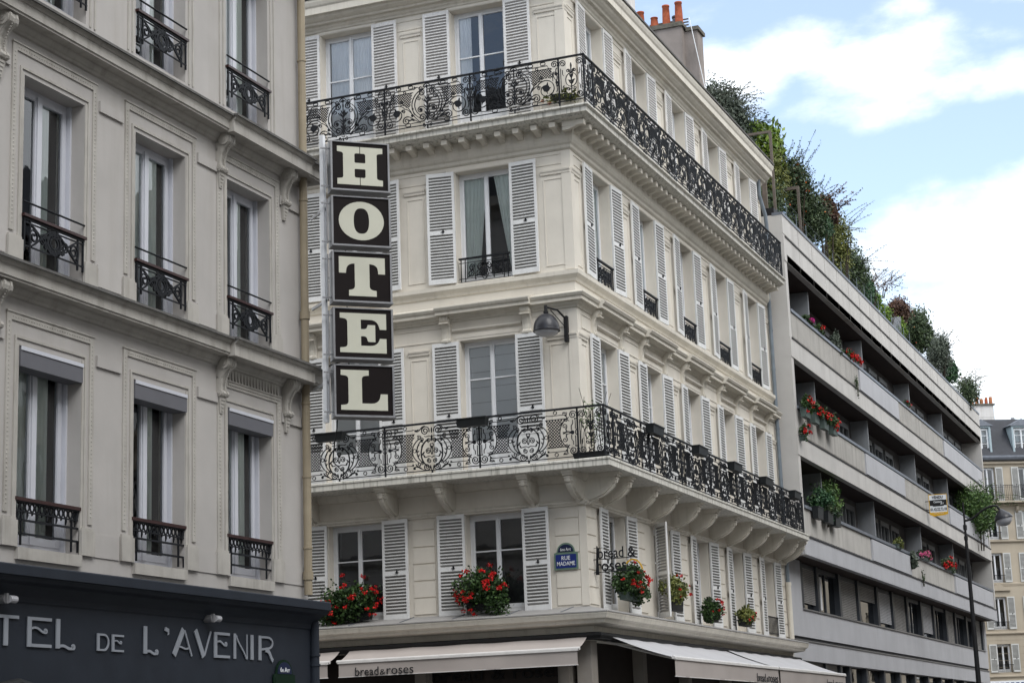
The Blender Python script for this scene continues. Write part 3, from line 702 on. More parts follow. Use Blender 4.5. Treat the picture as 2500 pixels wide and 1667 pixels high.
# break-forward cornice pieces over third floor windows with consoles
def console_mesh():
    b = MB(); w = .20; pr = [(0, 0), (.05, .0), (.085, .03), (.09, .07), (.06, .11), (.06, .22), (.09, .34), (.15, .44), (.20, .50), (.21, .56), (.19, .60), (0, .60)]
    b.profx(pr, -w/2, w/2); b.profx([(o+.012, z) for (o, z) in pr[:2]]+[(o+.014, z) for (o, z) in pr[2:-1]]+[(.0, .60)], -.035, .035)
    b.box(-w/2-.015, w/2+.015, -.235, 0, .60, .64); b.box(-w/2-.008, w/2+.008, -.225, 0, .42, .445)
    for s in (-1, 1):
        b.tube([(s*(w/2-.004), -.115, .50), (s*(w/2+.012), -.115, .50)], .065, 14); b.tube([(s*(w/2-.004), -.05, .05), (s*(w/2+.012), -.05, .05)], .038, 12)
    return b.mesh('console', [m_cream2])
me_con = console_mesh()
for (ww, mp) in ((wf, mpF), (ws, mpS)):
    for (x, w) in ww:
        b = MB(); b.profx(brk3, x-.46, x+w+.46); l, r = mp(0, 0, 0); b.build('cornice_break', m_cream2, corner, l, r)
        for xx in (x-.30, x+w+.30): l, r = mp(xx, 0, 10.33); put('console', me_con, corner, l, r)
# balcony brackets
def bracket_mesh():
    b = MB(); w = .19
    pr = [(0, 0), (.03, -.02), (.07, .0), (.07, .04), (.18, .07), (.32, .12), (.46, .19), (.55, .26), (.60, .32), (.61, .36), (.66, .37), (.68, .40), (.68, .60), (0, .60)]
    b.profx(pr, -w/2, w/2)
    pr2 = [(0, -.04), (.10, -.03), (.20, .045), (.34, .09), (.48, .155), (.58, .23), (.64, .30), (.655, .355), (.70, .37), (.71, .42), (.71, .49), (0, .49)]
    b.profx(pr2, -w/2+.055, w/2-.055)
    b.box(-w/2-.012, w/2+.012, -.715, 0, .445, .465); b.box(-w/2-.02, w/2+.02, -.74, 0, .50, .545); b.box(-w/2-.03, w/2+.03, -.78, 0, .545, .60); b.box(-w/2-.02, w/2+.02, -.11, 0, -.035, .0)
    for s in (-1, 1): b.tube([(s*(w/2-.01), -.54, .40), (s*(w/2+.014), -.54, .40)], .085, 16); b.tube([(s*(w/2+.0), -.54, .40), (s*(w/2+.022), -.54, .40)], .035, 12)
    return b.mesh('bracket', [m_cream2])
me_br = bracket_mesh()
for (ww, mp, extra) in ((wf, mpF, [-.10]), (ws, mpS, [.12])):
    for xx in [v for (x, w) in ww for v in (x-.31, x+w+.31)]+extra:
        l, r = mp(xx, 0, 6.585); put('bracket', me_br, corner, l, r)
l, r = mpS(LS-.30, 0, 6.585); put('bracket', me_br, corner, l, r)
# balconies -------------------------------------------------------
LB = lambda o: [(LF, -o), (o, -o), (o, LS-.35)]
def balcony(prof, o, z0, H, panel, pw, nF, nS, hw, dent=None):
    b = MB(); b.path(prof, LB, 3); bal = b.build('balcony', m_slab, corner)
    cw = .58
    # front bays run left from the corner panel
    bays = []
    fx = o-.0
    def place(mp_, x, me, sx, z):
        l, r = mp_(x, -o, z); q = put('railing_panel', me, bal, l, r); q.scale = (sx, 1, H); return q
    place(mpF, fx-cw/2, me_cor, 1, z0)
    L = 2*panel[1]; sx = pw/L
    n = nF
    posts = [(mpF, fx), (mpF, fx-cw)]
    for i in range(n):
        place(mpF, fx-cw-pw*(i+.5), panel[0], sx, z0); posts.append((mpF, fx-cw-pw*(i+1)))
    total = LS-.42+o; ps = (total-cw-.02)/nS
    place(mpS, -o+cw/2, me_cor, 1, z0); posts.append((mpS, -o+cw))
    for i in range(nS):
        place(mpS, -o+cw+ps*(i+.5), panel[0], ps/L, z0); posts.append((mpS, -o+cw+ps*(i+1)))
    pm = MB(); pm.box(-.016, .016, -.016, .016, -.10, H); pme = pm.mesh('railing_post', [m_iron])
    for (mp_, x) in posts: l, r = mp_(x, -o, z0); put('railing_post', pme, bal, l, r)
    h = MB(); PL = lambda q: [(LF, -q), (q, -q), (q, LS-.42)]
    h.path([(o-.028, z0+H-.005), (o-.028, z0+H+.022), (o-.012, z0+H+.036), (o+.012, z0+H+.036), (o+.028, z0+H+.022), (o+.028, z0+H-.005), (o-.028, z0+H-.005)], PL, 3)
    h.build('handrail', m_iron, bal)
    h = MB()
    for zz in (z0,): h.path([(o-.010, zz-.018), (o-.010, zz), (o+.010, zz), (o+.010, zz-.018), (o-.010, zz-.018)], PL, 3)
    h.box(0, o, LS-.43, LS-.41, z0-.02, z0); h.box(0, o, LS-.43, LS-.41, z0+H-.02, z0+H+.03)
    for k in range(9): h.box(o*(k+.5)/9-.008, o*(k+.5)/9+.008, LS-.428, LS-.412, z0, z0+H)
    h.build('bottom_rail', m_iron, bal)
    return bal
bal1 = balcony([(0, 7.18), (.80, 7.18), (.84, 7.19), (.88, 7.20), (.88, 7.31), (.90, 7.325), (.90, 7.36), (.86, 7.38), (0, 7.40)], .76, 7.46, 1.00, (me_low, 1.12), 2.22, 4, 7, None)
bal2 = balcony([(0, 14.86), (.40, 14.86), (.44, 14.88), (.52, 14.885), (.56, 14.90), (.60, 14.93), (.66, 14.94), (.66, 15.04), (.70, 15.06), (.72, 15.07), (.72, 15.10), (.68, 15.12), (0, 15.14)], .64, 15.24, .98, (me_up, 1.06), 2.10, 4, 7, None)
dm = MB(); dm.box(-.07, .07, -.50, 0, -.11, 0); dm.profx([(0, -.19), (.14, -.18), (.30, -.135), (.36, -.11), (0, -.11)], -.06, .06); dme = dm.mesh('modillion', [m_cream2])
xs = [-.20-.43*k for k in range(25)]
for x in xs: put('modillion', dme, corner, (x, 0, 14.86), 0)
for k in range(44):
    x = .02+.40*k-.36
    if x < LS-.2: put('modillion', dme, corner, (0, x, 14.86), math.pi/2)
# windows ---------------------------------------------------------
cur5 = [None, 'full', 'left']; cur4 = [None, 'full', 'sides']
rng = random.Random(3)
for i, (x, w) in enumerate(wf):
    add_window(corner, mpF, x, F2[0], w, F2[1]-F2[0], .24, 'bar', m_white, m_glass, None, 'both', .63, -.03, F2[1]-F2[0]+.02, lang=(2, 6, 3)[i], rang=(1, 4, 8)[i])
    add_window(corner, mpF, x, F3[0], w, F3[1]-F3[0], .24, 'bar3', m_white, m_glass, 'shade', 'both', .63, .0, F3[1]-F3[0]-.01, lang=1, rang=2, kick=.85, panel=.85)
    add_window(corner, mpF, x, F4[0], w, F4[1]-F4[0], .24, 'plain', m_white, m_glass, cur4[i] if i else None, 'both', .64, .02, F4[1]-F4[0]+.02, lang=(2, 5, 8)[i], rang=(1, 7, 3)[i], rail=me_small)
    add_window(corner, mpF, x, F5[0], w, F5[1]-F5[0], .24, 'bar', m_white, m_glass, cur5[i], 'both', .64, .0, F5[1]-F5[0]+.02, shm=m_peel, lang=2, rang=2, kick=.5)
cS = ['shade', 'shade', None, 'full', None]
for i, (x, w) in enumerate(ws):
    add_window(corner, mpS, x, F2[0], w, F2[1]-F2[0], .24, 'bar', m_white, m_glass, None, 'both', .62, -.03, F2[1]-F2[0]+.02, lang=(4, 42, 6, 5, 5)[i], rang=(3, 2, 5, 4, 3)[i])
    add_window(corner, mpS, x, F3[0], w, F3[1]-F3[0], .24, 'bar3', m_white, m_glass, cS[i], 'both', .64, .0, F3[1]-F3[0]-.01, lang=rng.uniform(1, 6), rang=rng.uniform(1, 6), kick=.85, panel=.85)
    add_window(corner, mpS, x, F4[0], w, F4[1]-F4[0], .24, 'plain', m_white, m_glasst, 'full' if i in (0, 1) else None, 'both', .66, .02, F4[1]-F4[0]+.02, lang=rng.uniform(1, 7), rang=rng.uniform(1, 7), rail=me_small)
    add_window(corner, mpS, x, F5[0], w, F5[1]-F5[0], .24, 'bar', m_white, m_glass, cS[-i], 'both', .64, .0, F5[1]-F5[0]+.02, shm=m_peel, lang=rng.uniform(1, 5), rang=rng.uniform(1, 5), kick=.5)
# second floor window guard at the far window
b = MB(); b.box(-.6, .6, -.02, .02, .50, .53)
for k in range(9): b.box(-.56+k*.14-.008, -.56+k*.14+.008, -.01, .01, 0, .5)
b.box(-.6, .6, -.01, .01, .05, .07); l, r = mpS(15.38, -.05, 4.43); b.build('window_guard', m_iron, corner, l, r)
# shopfront below
b = MB()
b.box(LF, -.25, .30, .40, 0, 3.72, 0); b.box(-.40, -.30, .25, LS, 0, 3.72, 0)
for x in (-10.2, -7.0, -3.9, -.62): b.box(x-.16, x+.16, .05, .295, 0, 3.72, 1); b.box(x-.10, x+.10, .02, .048, .4, 3.3, 1)
for y in (.35, 3.7, 7.2, 10.8, 14.2, 16.9): b.box(-.295, -.05, y-.14, y+.14, 0, 3.72, 1)
b.box(-.34, -.02, .02, .34, 0, 3.715, 1)
b.build('shopfront', [m_shopdk, m_shoppil], corner)
b = MB()
for (a, c) in ((-10.0, -7.2), (-6.8, -4.1), (-3.7, -.85)): b.quad((a, .28, .6), (c, .28, .6), (c, .28, 2.75), (a, .28, 2.75)); b.cut()
for (a, c) in ((.6, 3.5), (3.9, 7.0), (7.4, 10.6), (11.0, 14.0), (14.4, 16.7)): b.quad((-.28, a, .6), (-.28, c, .6), (-.28, c, 2.75), (-.28, a, 2.75)); b.cut()
b.build_pieces('shop_window', m_glassd, corner)
b = MB(); text_into(b, 'bread & roses', -3.75, 3.02, 3.0, .26, .27, .03)
b.build('shop_lettering', m_black, corner)
# dark awning housing under the cornice
b = MB(); b.path([(.04, 3.72), (.30, 3.72), (.30, 3.74), (.34, 3.80), (.34, 3.845), (.28, 3.865), (.04, 3.885)], LP, 3); b.build('awning_housing', m_black, corner)
# drainpipe at the far end
b = MB(); X0 = .10
b.tube([(X0, 16.95, 18.4), (X0, 16.95, 17.8), (X0+.10, 17.15, 17.2), (X0+.10, 17.25, 16.7), (X0+.02, 17.28, 15.6), (X0, 17.28, 14.9)], .06, 12)
b.tube([(X0, 17.28, 14.9), (X0, 17.28, 6.0)], .058, 12)
for z in (8.8, 10.6, 12.4, 13.6): b.tube([(X0, 17.28, z), (X0, 17.28, z+.06)], .068, 12)
b.build('drainpipe', m_zpipe, corner, smooth=False)
b = MB(); b.tube([(X0+.02, 17.25, 6.0), (X0+.02, 17.25, 4.4)], .075, 12); b.tube([(X0+.02, 17.25, 5.95), (X0+.02, 17.25, 6.05)], .09, 12); b.build('drainpipe', m_cream2, corner)
# chimney stacks
def chimney(x0, x1, y0, y1, z0, z1, pots, mat=m_render, step=True):
    b = MB(); b.box(x0, x1, y0, y1, z0, z1)
    if step: b.box(x1-.02, x1+.42, y0+.30, y1+.2, z0, z1-.10)
    ch = b.build('chimney', mat, corner)
    b = MB(); b.box(x0-.07, x1+.07, y0-.07, y1+.07, z1, z1+.10); b.box(x0-.03, x1+.03, y0-.03, y1+.03, z1+.10, z1+.16)
    if step: b.box(x1+.071, x1+.49, y0+.23, y1+.27, z1-.10, z1+.02)
    b.build('chimney_cap', m_cap, ch)
    for (x, h, mt) in pots:
        p = MB(); r = .125
        p.lathe([(r*1.05, 0), (r*.98, h*.5), (r*.86, h*.92), (r*.98, h*.93), (r*.98, h), (r*.72, h), (r*.72, h*.6), (0, h*.6)], x, y0+.22, z1+.16, 20)
        p.build('chimney_pot', mt, ch, smooth=True)
    return ch
ch = chimney(-3.62, -2.06, 17.0, 17.75, 18.6, 23.72, [(-3.45, .64, m_pot), (-3.0, .36, m_pot), (-2.60, .70, m_pot), (-2.18, .74, m_pot)])
b = MB(); b.tube([(-2.30, 17.45, 23.88), (-2.30, 17.45, 24.15)], .16, 14); b.tube([(-2.30, 17.45, 24.2), (-2.30, 17.45, 24.24)], .18, 14); b.tube([(-2.46, 17.45, 24.1), (-2.46, 17.45, 24.22)], .01, 5); b.tube([(-2.14, 17.45, 24.1), (-2.14, 17.45, 24.22)], .01, 5); b.build('flue_cowl', m_zinc, ch)
b = MB()
for z in (23.98, 24.08, 24.18): b.box(-3.3, -2.0, 17.66, 17.70, z, z+.035)
b.build('wooden_rack', m_wood, ch)
b = MB(); b.tube([(-1.78, 16.98, 23.95), (-1.30, 16.9, 21.0), (-1.02, 16.85, 19.3)], .012, 5); b.build('cable', m_white, ch)
chimney(-2.6, -1.36, 9.2, 9.9, 18.6, 22.6, [(-2.3, .6, m_pot), (-1.7, .6, m_pot)], m_wrender, False)

# ================================================================== the hotel (left)
HY = 24.42
hotel = thing('hotel_building', 'grey-beige hotel with carved window surrounds over a dark slate-blue name board', 'building', (-13, HY, 0))
mpH = lambda x, y, z: ((-y, x, z), math.pi/2)
hx = lambda Y: Y-HY
hw = [(hx(15.08-2.34*k), 1.24) for k in (4, 3, 2, 1, 0)]+[(hx(17.43), 1.24), (hx(19.80), 1.23), (hx(22.13), 1.22)]
H1 = (4.02, 6.35); H2 = (7.30, 9.65); H3 = (10.72, 13.02); H4 = (14.1, 16.2)
HL = -26.0
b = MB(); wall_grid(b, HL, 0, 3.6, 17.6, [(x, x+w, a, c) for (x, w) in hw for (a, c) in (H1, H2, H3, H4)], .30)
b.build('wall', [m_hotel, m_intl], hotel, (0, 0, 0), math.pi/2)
b = MB(); b.box(-30, -.01, -.30, 0, 0, 17.6); b.box(-29.9, -.45, -26, -.301, 0, 3.59); b.box(-29.9, -29.6, -26, -.31, 3.6, 17.6); b.build('end_wall', m_hotel, hotel)
HP = lambda o: [(o, HL), (o, o), (-30, o)]
def hsweep(name, prof, mat):
    b = MB(); b.path(prof, HP, 3); return b.build(name, mat, hotel)
def hcornice(z):     # z = height of the wall line below the mouldings
    hsweep('cornice', [(0, z), (.03, z+.01), (.04, z+.04), (.06, z+.05), (.09, z+.09), (.10, z+.115), (.24, z+.115), (.24, z+.14), (.26, z+.145), (.26, z+.265), (.28, z+.275), (.30, z+.31), (.31, z+.33), (.02, z+.40), (0, z+.40)], m_hotel2)
    b = MB(); b.path([(.0, z+.416), (.315, z+.345), (.345, z+.343), (.345, z+.312), (.30, z+.325)], HP, 3); b.build('cornice_flashing', m_ledge, hotel)
    b = MB(); b.profx([(.20, z+.10), (.33, z+.10), (.33, z+.262), (.36, z+.275), (.385, z+.322), (.20, z+.325)], hx(21.78), hx(24.12))
    b.build('cornice_break', m_hotel2, hotel, (0, 0, 0), math.pi/2)
    b = MB(); b.profx([(.15, z+.366), (.39, z+.345), (.415, z+.343), (.415, z+.310), (.386, z+.32), (.15, z+.34)], hx(21.75), hx(24.15)); b.build('cornice_flashing', m_ledge, hotel, (0, 0, 0), math.pi/2)
hcornice(6.88); hcornice(10.10); hcornice(13.45)
hsweep('top_cornice', [(0, 17.0), (.1, 17.05), (.15, 17.2), (.45, 17.25), (.5, 17.5), (.55, 17.6), (0, 17.7)], m_hotel2)
b = MB(); b.hexa([(-30, HL, 17.6), (.3, HL, 17.6), (.3, .3, 17.6), (-30, .3, 17.6), (-28, HL, 21.6), (-1.3, HL, 21.6), (-1.3, -1.3, 21.6), (-28, -1.3, 21.6)])
b.build('roof', m_slate, hotel)
b = MB()
for y in (-3.2, -9, -15): b.box(-7.5, -1.2, y, y+.7, 18, 23.6); b.cut()
b.box(-6.5, -5.8, -.9, -.2, 18, 23.4); b.build_pieces('chimney', m_render, hotel)
# surrounds with beading
def beads(b, pts_line, size, pitch, o, mi=0):
    (x0, z0), (x1, z1) = pts_line; L = math.hypot(x1-x0, z1-z0); n = int(L/pitch)
    for k in range(n):
        t = (k+.5)/n; x = x0+(x1-x0)*t; z = z0+(z1-z0)*t; s = size/2
        b.hexa([(x-s, -o, z), (x, -o, z-s), (x+s, -o, z), (x, -o, z+s), (x-s*.4, -o-.007, z), (x, -o-.007, z-s*.4), (x+s*.4, -o-.007, z), (x, -o-.007, z+s*.4)], mi)
def surround_mesh(w, h, top, rich):
    k = ('sur', round(w, 2), round(h, 2), rich)
    b = MB(); g = .055
    # inner fillet
    for (xa, xb, za, zb) in ((-g-.03, -g, -.0, h+g+.03), (w+g, w+g+.03, -.0, h+g+.03), (-g, w+g, h+g, h+g+.03)): b.box(xa, xb, -.018, .01, za, zb)
    for (xa, xb, za, zb) in ((-g+.005, -.002, .25, h+.02), (w+.002, w+g-.005, .25, h+.02)): b.box(xa, xb, -.010, .01, za, zb)
    # outer band
    o1, o2 = .16, .245
    if rich: o1, o2 = .17, .285
    zt = h+.335
    for s, xa in ((-1, -o2), (1, w+o1)): b.box(xa, xa+(o2-o1), -.019, .01, .38 if not rich else .30, zt)
    b.box(-o1, w+o1, -.019, .01, zt-.085, zt)
    b.box(-o2-.01, w+o2+.01, -.032, .01, zt, zt+.018)
    for s, xa in ((-1, -(o1+o2)/2), (1, w+(o1+o2)/2)):
        beads(b, ((xa, .45), (xa, zt-.09)), .034 if not rich else .05, .050, .019)
    beads(b, ((-o1, zt-.042), (w+o1, zt-.042)), .034, .050, .019)
    b.box(-o2-.035, -.0, -.04, .01, 0.0, .30); b.box(w, w+o2+.035, -.04, .01, 0.0, .30)
    b.box(-o2-.02, -.02, -.03, .01, .30, .33); b.box(w+.02, w+o2+.02, -.03, .01, .30, .33)
    return b.mesh('window_surround', [m_hotel2])
def scroll_console():
    b = MB(); w = .17
    pr = [(0, 0), (.05, .0), (.085, .02), (.10, .05), (.085, .09), (.06, .10), (.055, .16), (.07, .26), (.11, .34), (.16, .39), (.205, .43), (.22, .48), (.21, .53), (.18, .56), (0, .56)]
    b.profx(pr, -w/2, w/2)
    for s in (-1, 1):
        b.profx([(o+.012, z) for (o, z) in pr], s*.055-.018, s*.055+.018)
        b.tube([(s*(w/2-.005), -.13, .47), (s*(w/2+.018), -.13, .47)], .085, 16); b.tube([(s*(w/2), -.13, .47), (s*(w/2+.03), -.13, .47)], .045, 14); b.tube([(s*(w/2), -.13, .47), (s*(w/2+.04), -.13, .47)], .018, 10)
        b.tube([(s*(w/2-.005), -.055, .055), (s*(w/2+.018), -.055, .055)], .045, 14); b.tube([(s*(w/2), -.055, .055), (s*(w/2+.028), -.055, .055)], .02, 10)
    for k in range(11):
        z = .12+k*.032; o = .075+max(0, (z-.2))*.5
        b.box(-.008, .008, -o-.018, -o, z, z+.016)
    # pendant ornament below
    b.hexa([(-.04, -.035, -.22), (.04, -.035, -.22), (.04, 0, -.22), (-.04, 0, -.22), (-.08, -.06, 0), (.08, -.06, 0), (.08, 0, 0), (-.08, 0, 0)])
    for k in range(4): b.box(-.05+.01*k, .05-.01*k, -.065+.006*k, 0, -.04-.05*k, -.02-.05*k)
    return b.mesh('scroll_console', [m_hotel2])
me_scr = scroll_console()
me_s2 = surround_mesh(1.24, 2.35, 0, False); me_s3 = surround_mesh(1.22, 2.35, 0, True)
def garland_rail(w=1.22):
    b = MB(); a = w/2
    b.box(-a-.02, a+.02, -.035, .035, .415, .45, 1); b.box(-a, a, -.012, .012, .385, .415)
    for x in (-a+.02, -a+.13, a-.13, a-.02): b.box(x-.011, x+.011, -.011, .011, .0, .40)
    b.box(-a, a, -.008, .008, .06, .078); b.box(-a, a, -.008, .008, .345, .36)
    ir(b, bez((.05, .36), (.20, .30), (.30, .16), (.46, .08)), .016); ir(b, bez((.05, .07), (.20, .16), (.30, .28), (.46, .34)), .016)
    ir(b, spiral(.40, .21, .10, .02, -60, 1.6, 20), .016); ir(b, spiral(.22, .21, .07, .015, 120, -1.5, 18), .014)
    ir(b, arc(0, .22, .13, .11, 0, 360, 22)[:-1], .03, False, closed=True); ir(b, arc(0, .22, .08, .07, 0, 360, 16)[:-1], .02, False, closed=True)
    for k in range(12): an = k*30; leaf(b, .12*math.cos(R(an)), .22+.10*math.sin(R(an)), .075, an+50, .045, False)
    for (x, z, r) in ((0, .35, .03), (.10, .33, .025), (.18, .27, .03), (.17, .14, .03), (.08, .10, .025), (0, .09, .03)): knob(b, x, z, r)
    ir(b, spiral(.03, .31, .04, .01, 90, -1, 10), .012)
    return b.mesh('window_railing', [m_iron, m_hand])
def fringe_rail(w=1.22):
    b = MB(); a = w/2
    b.box(-a-.03, a+.02, -.04, .04, .50, .54, 1); b.box(-a, a, -.03, .03, .485, .50)
    n = 13
    for k in range(n):
        x = -a+.05+(w-.1)*k/(n-1); b.ribbon(arc(x, .44, .038, .045, 0, 360, 10)[:-1], .014, 0, .016, closed=True)
        L = .05+.045*((k+1) % 2)
        b.ribbon([(x, .40), (x+.012, .40-L*.5), (x, .40-L)], .03, .002, .016, taper=lambda t: max(.15, math.sin(math.pi*t)))
    b.box(-a, a, -.012, .012, .375, .39)
    for z in (.12, .275): b.box(-a-.02, a+.02, -.011, .011, z, z+.024)
    for x in (a-.12, -a+.12): b.box(x-.009, x+.009, -.011, .011, .0, .38)
    b.box(a+.0, a+.022, -.011, .011, .0, .144)
    b.hexa([(a-.06, -.02, .36), (a-.03, -.02, .36), (a-.03, .02, .36), (a-.06, .02, .36), (a-.03, -.02, .49), (a+.01, -.02, .49), (a+.01, .02, .49), (a-.03, .02, .49)])
    return b.mesh('window_railing', [m_iron, m_hand])
me_gar = garland_rail(); me_fri = fringe_rail()
rb = MB(); rb.box(.005, 1.235, -.03, .20, 0, .225, 0); rb.box(.005, 1.235, -.042, -.031, .19, .235, 1); me_rb = rb.mesh('roller_box', [M('grey_roller_box', (.125, .125, .14), .5, .06, 4), m_pvc])
ub = MB(); ub.tube([(-.62, 0, 0), (.62, 0, 0)], .013, 8); me_ub = ub.mesh('safety_bar', [m_iron])
for i, (x, w) in enumerate(hw):
    third = i == len(hw)-1 or i < 1
    for (lv, (a, c)) in enumerate((H1, H2, H3, H4)):
        if i < 3 and lv in (0, 3): pass
        win = add_window(hotel, mpH, x, a, w, c-a, .25, 'plain', m_pvc, m_glasst, 'tan' if (i+lv) % 2 else 'tan2')
        if lv < 2:
            l, r = mpH(x, 0, a); s = put('window_surround', me_s3 if third else me_s2, hotel, l, r)
        if lv == 2:
            b2 = MB()
            for xx in (x-.10, x+w+.07, x-.20, x+w+.17): b2.box(xx, xx+.03, -.016, .01, a, c+.1)
            b2.build('window_surround', m_hotel2, hotel, (0, 0, 0), math.pi/2)
        if lv == 0:
            put('roller_box', me_rb, win, (0, -.25, c-a-.25)); put('window_railing', me_fri, win, (w/2, -.25+.02, .03))
            b2 = MB(); b2.box(-.0, w, -.30, -.0, -.14, -.004); b2.build('sill', m_hotel2, win)
        else:
            put('window_railing', me_gar, win, (w/2, -.25-.02, .18)); put('safety_bar', me_ub, win, (w/2, -.25-.02, .78))
# grooves and bands between windows
b = MB()
hp = [(hw[i][0]+hw[i][1], hw[i+1][0]) for i in range(len(hw)-1)]+[(hw[-1][0]+1.22, 0.0)]
for (a, c) in hp:
    for (z0, z1) in ((9.66, 9.80), (6.36, 6.50)):
        A = a+.30; D = c-.30 if c < -.01 else -.10
        b.box(A, D, -.030, .01, z0, z1); b.cut()
    for (z0, z1) in ((7.38, 7.66), (4.02, 4.30)):
        A = a+.30; D = c-.30 if c < -.01 else -.05
        b.box(A, D, -.014, .01, z0, z1); b.cut()
b.build_pieces('wall_moulding', m_hotel, hotel, (0, 0, 0), math.pi/2)
for z in (9.66, 6.44):
    for Y in (21.92, 23.78, 16.98-.06, 15.0):
        l, r = mpH(hx(Y), 0, z); put('scroll_console', me_scr, hotel, l, r)
# carved ornament between the consoles
b = MB(); x0, x1 = hx(22.12), hx(23.60)
b.box(x0, x1, -.03, .01, 6.66, 6.68); b.box(x0, x1, -.03, .01, 6.90, 6.92)
n = 17
for k in range(n):
    x = x0+.05+(x1-x0-.1)*k/(n-1)
    b.hexa([(x-.012, -.022, 6.70), (x+.012, -.022, 6.70), (x+.012, 0, 6.70), (x-.012, 0, 6.70), (x-.04, -.02, 6.88), (x+.04, -.02, 6.88), (x+.04, 0, 6.88), (x-.04, 0, 6.88)])
b.build('carved_frieze', m_hotel2, hotel, (0, 0, 0), math.pi/2)
# downpipe
b = MB()
b.tube([(.10, -.17, 17), (.10, -.17, 3.88)], .062, 14)
for z in (12.1, 9.85, 6.7, 5.6, 4.55): b.tube([(.10, -.17, z), (.10, -.17, z+.03)], .072, 14)
for z in (8.0, 4.1): b.tube([(.10, -.17, z), (.10, -.17, z+.12)], .078, 14)
b.build('drainpipe', m_pipe, hotel)
# shop front with cornice
b = MB()
b.path([(.0, 3.80), (.33, 3.775), (.345, 3.76), (.345, 3.655), (.31, 3.645), (.29, 3.60), (.20, 3.57), (.13, 3.50), (.10, 3.46), (.09, 3.40), (.07, 3.38), (.07, 2.25), (.0, 2.25)], lambda o: [(o, HL), (o, .03+o*.12), (-.6, .03+o*.12)], 3)
b.build('shop_cornice', m_navy, hotel)
b = MB(); b.box(-.3, .075, HL, HL+18.0, 0, 2.249); b.box(-.3, .075, -4.2, .03, 0, 2.249); b.build('shopfront', m_navy, hotel)
b = MB(); b.tube([(.11, -.02, 3.5), (.11, -.02, 0)], .07, 14)
for z in (2.86, 3.0): b.tube([(.11, -.02, z), (.11, -.02, z+.03)], .085, 14)
b.build('drainpipe', m_navy, hotel)
b = MB(); b.tube([(.02, hx(17.0), 2.44), (.12, hx(17.1), 2.46), (.16, hx(17.35), 2.50), (.12, hx(17.75), 2.44), (.02, hx(17.95), 2.36)], .05, 8); b.build('door_arch', m_black, hotel)
# lettering: art-nouveau capitals made of strokes, each letter its own part
def letter(ch, x, z, w, h, t=.075):
    b = MB(); y = -.083; s = [0]
    def st(p, ww): s[0] += 1; b.ribbon([(x+u*w, z+v*h) for (u, v) in p], ww, y-s[0]*.0012, .014)
    T = t; t2 = t*.48; e = T/2/w; f = t2/2/h
    if ch == 'T': st([(0, 1-f), (1, 1-f)], t2); st([(.5, .0), (.5, 1-2*f)], T)
    elif ch in 'EÉ': st([(e, 0), (e, 1)], T); st([(2*e, 1-f), (1, 1-f)], t2); st([(2*e, f), (1, f)], t2); st(bez((2*e, .62), (.5, .74), (.5, .46), (.78, .50))+spiral(.74, .56, .06, .02, -30, .8, 8), t2*.7)
    elif ch == 'L': st([(e, 0), (e, 1)], T); st(bez((2*e, .08), (.5, .16), (.5, -.04), (.82, .02))+spiral(.84, .08, .07, .03, -60, .8, 8), t2*.9)
    elif ch == 'D': st([(e, 0), (e, 1)], T); st([(2*e, 1-f)]+[(.55+.40*math.cos(R(a)), .5+(.5-f)*math.sin(R(a))) for a in range(90, -91, -15)]+[(2*e, f)], t2)
    elif ch == "'": b.prism([(x, z+h*.55), (x+w*.2, z+h), (x+w, z+h*.8), (x+w, z+h*.15), (x+w*.75, z), (x+w*.75, z+h*.35)], y-.007, y+.007)
    elif ch == 'A': st([(.08, 0), (.55, 1)], T*1.1); st([(.60, .96), (.96, 0)], t2*.8); st(bez((.24, .30), (.45, .42), (.55, .18), (.80, .30)), t2*.6)
    elif ch == 'V': st([(.08, 1), (.55, 0)], T*1.1); st([(.60, .06), (.97, 1)], t2*.7)
    elif ch == 'N': st([(e, 0), (e, 1)], T*.8); st([(1-.05, 0), (1-.05, 1)], t2*.6); st(bez((2*e, .92), (.3, .6), (.75, .35), (.90, .02)), t2*.7)
    elif ch == 'I': st([(.5, 0), (.5, 1)], T)
    elif ch == 'R': st([(e, 0), (e, 1)], T); st([(2*e, 1-f)]+[(.60+.34*math.cos(R(a)), .72+(.28-f)*math.sin(R(a))) for a in range(90, -91, -18)]+[(2*e, .44)], t2*.8); st(bez((.45, .42), (.80, .42), (.72, .15), (.95, 0)), T*.75)
    elif ch == 'O': st([(.5+.42*math.cos(R(a)), .5+.47*math.sin(R(a))) for a in range(0, 361, 15)], t2)
    elif ch == 'H': st([(e, 0), (e, 1)], T); st([(1-e, 0), (1-e, 1)], T); st([(2*e, .5), (1-2*e, .5)], t2)
    b.build('letter', m_txtw, hotel, (0, 0, 0), math.pi/2)
zb = 2.905; big = .335
for (ch_, Ya, Yb, z, h) in (("H", 15.9, 16.25, zb, big), ("O", 16.4, 16.8, zb, big), ("T", 16.96, 17.42, zb, big), ("E", 17.58, 18.03, zb, big), ("L", 18.12, 18.52, zb, big),
        ("D", 18.94, 19.19, 2.905, .205), ("E", 19.25, 19.50, 2.905, .205), ("L", 19.94, 20.29, zb, big), ("'", 20.42, 20.52, 3.15, .10), ("A", 20.60, 21.08, zb, big), ("V", 21.12, 21.55, zb, big),
        ("E", 21.62, 22.02, zb, big), ("N", 22.12, 22.50, zb, big), ("I", 22.54, 22.70, zb, big), ("R", 22.80, 23.22, zb, big)):
    letter(ch_, hx(Ya), z, Yb-Ya, h, .075 if h > .3 else .05)
b = MB(); b.ribbon([(hx(16.5), 3.27), (hx(16.6), 3.33), (hx(16.7), 3.27)], .03, -.11, .025); b.build('letter', m_txtw, hotel, (0, 0, 0), math.pi/2)
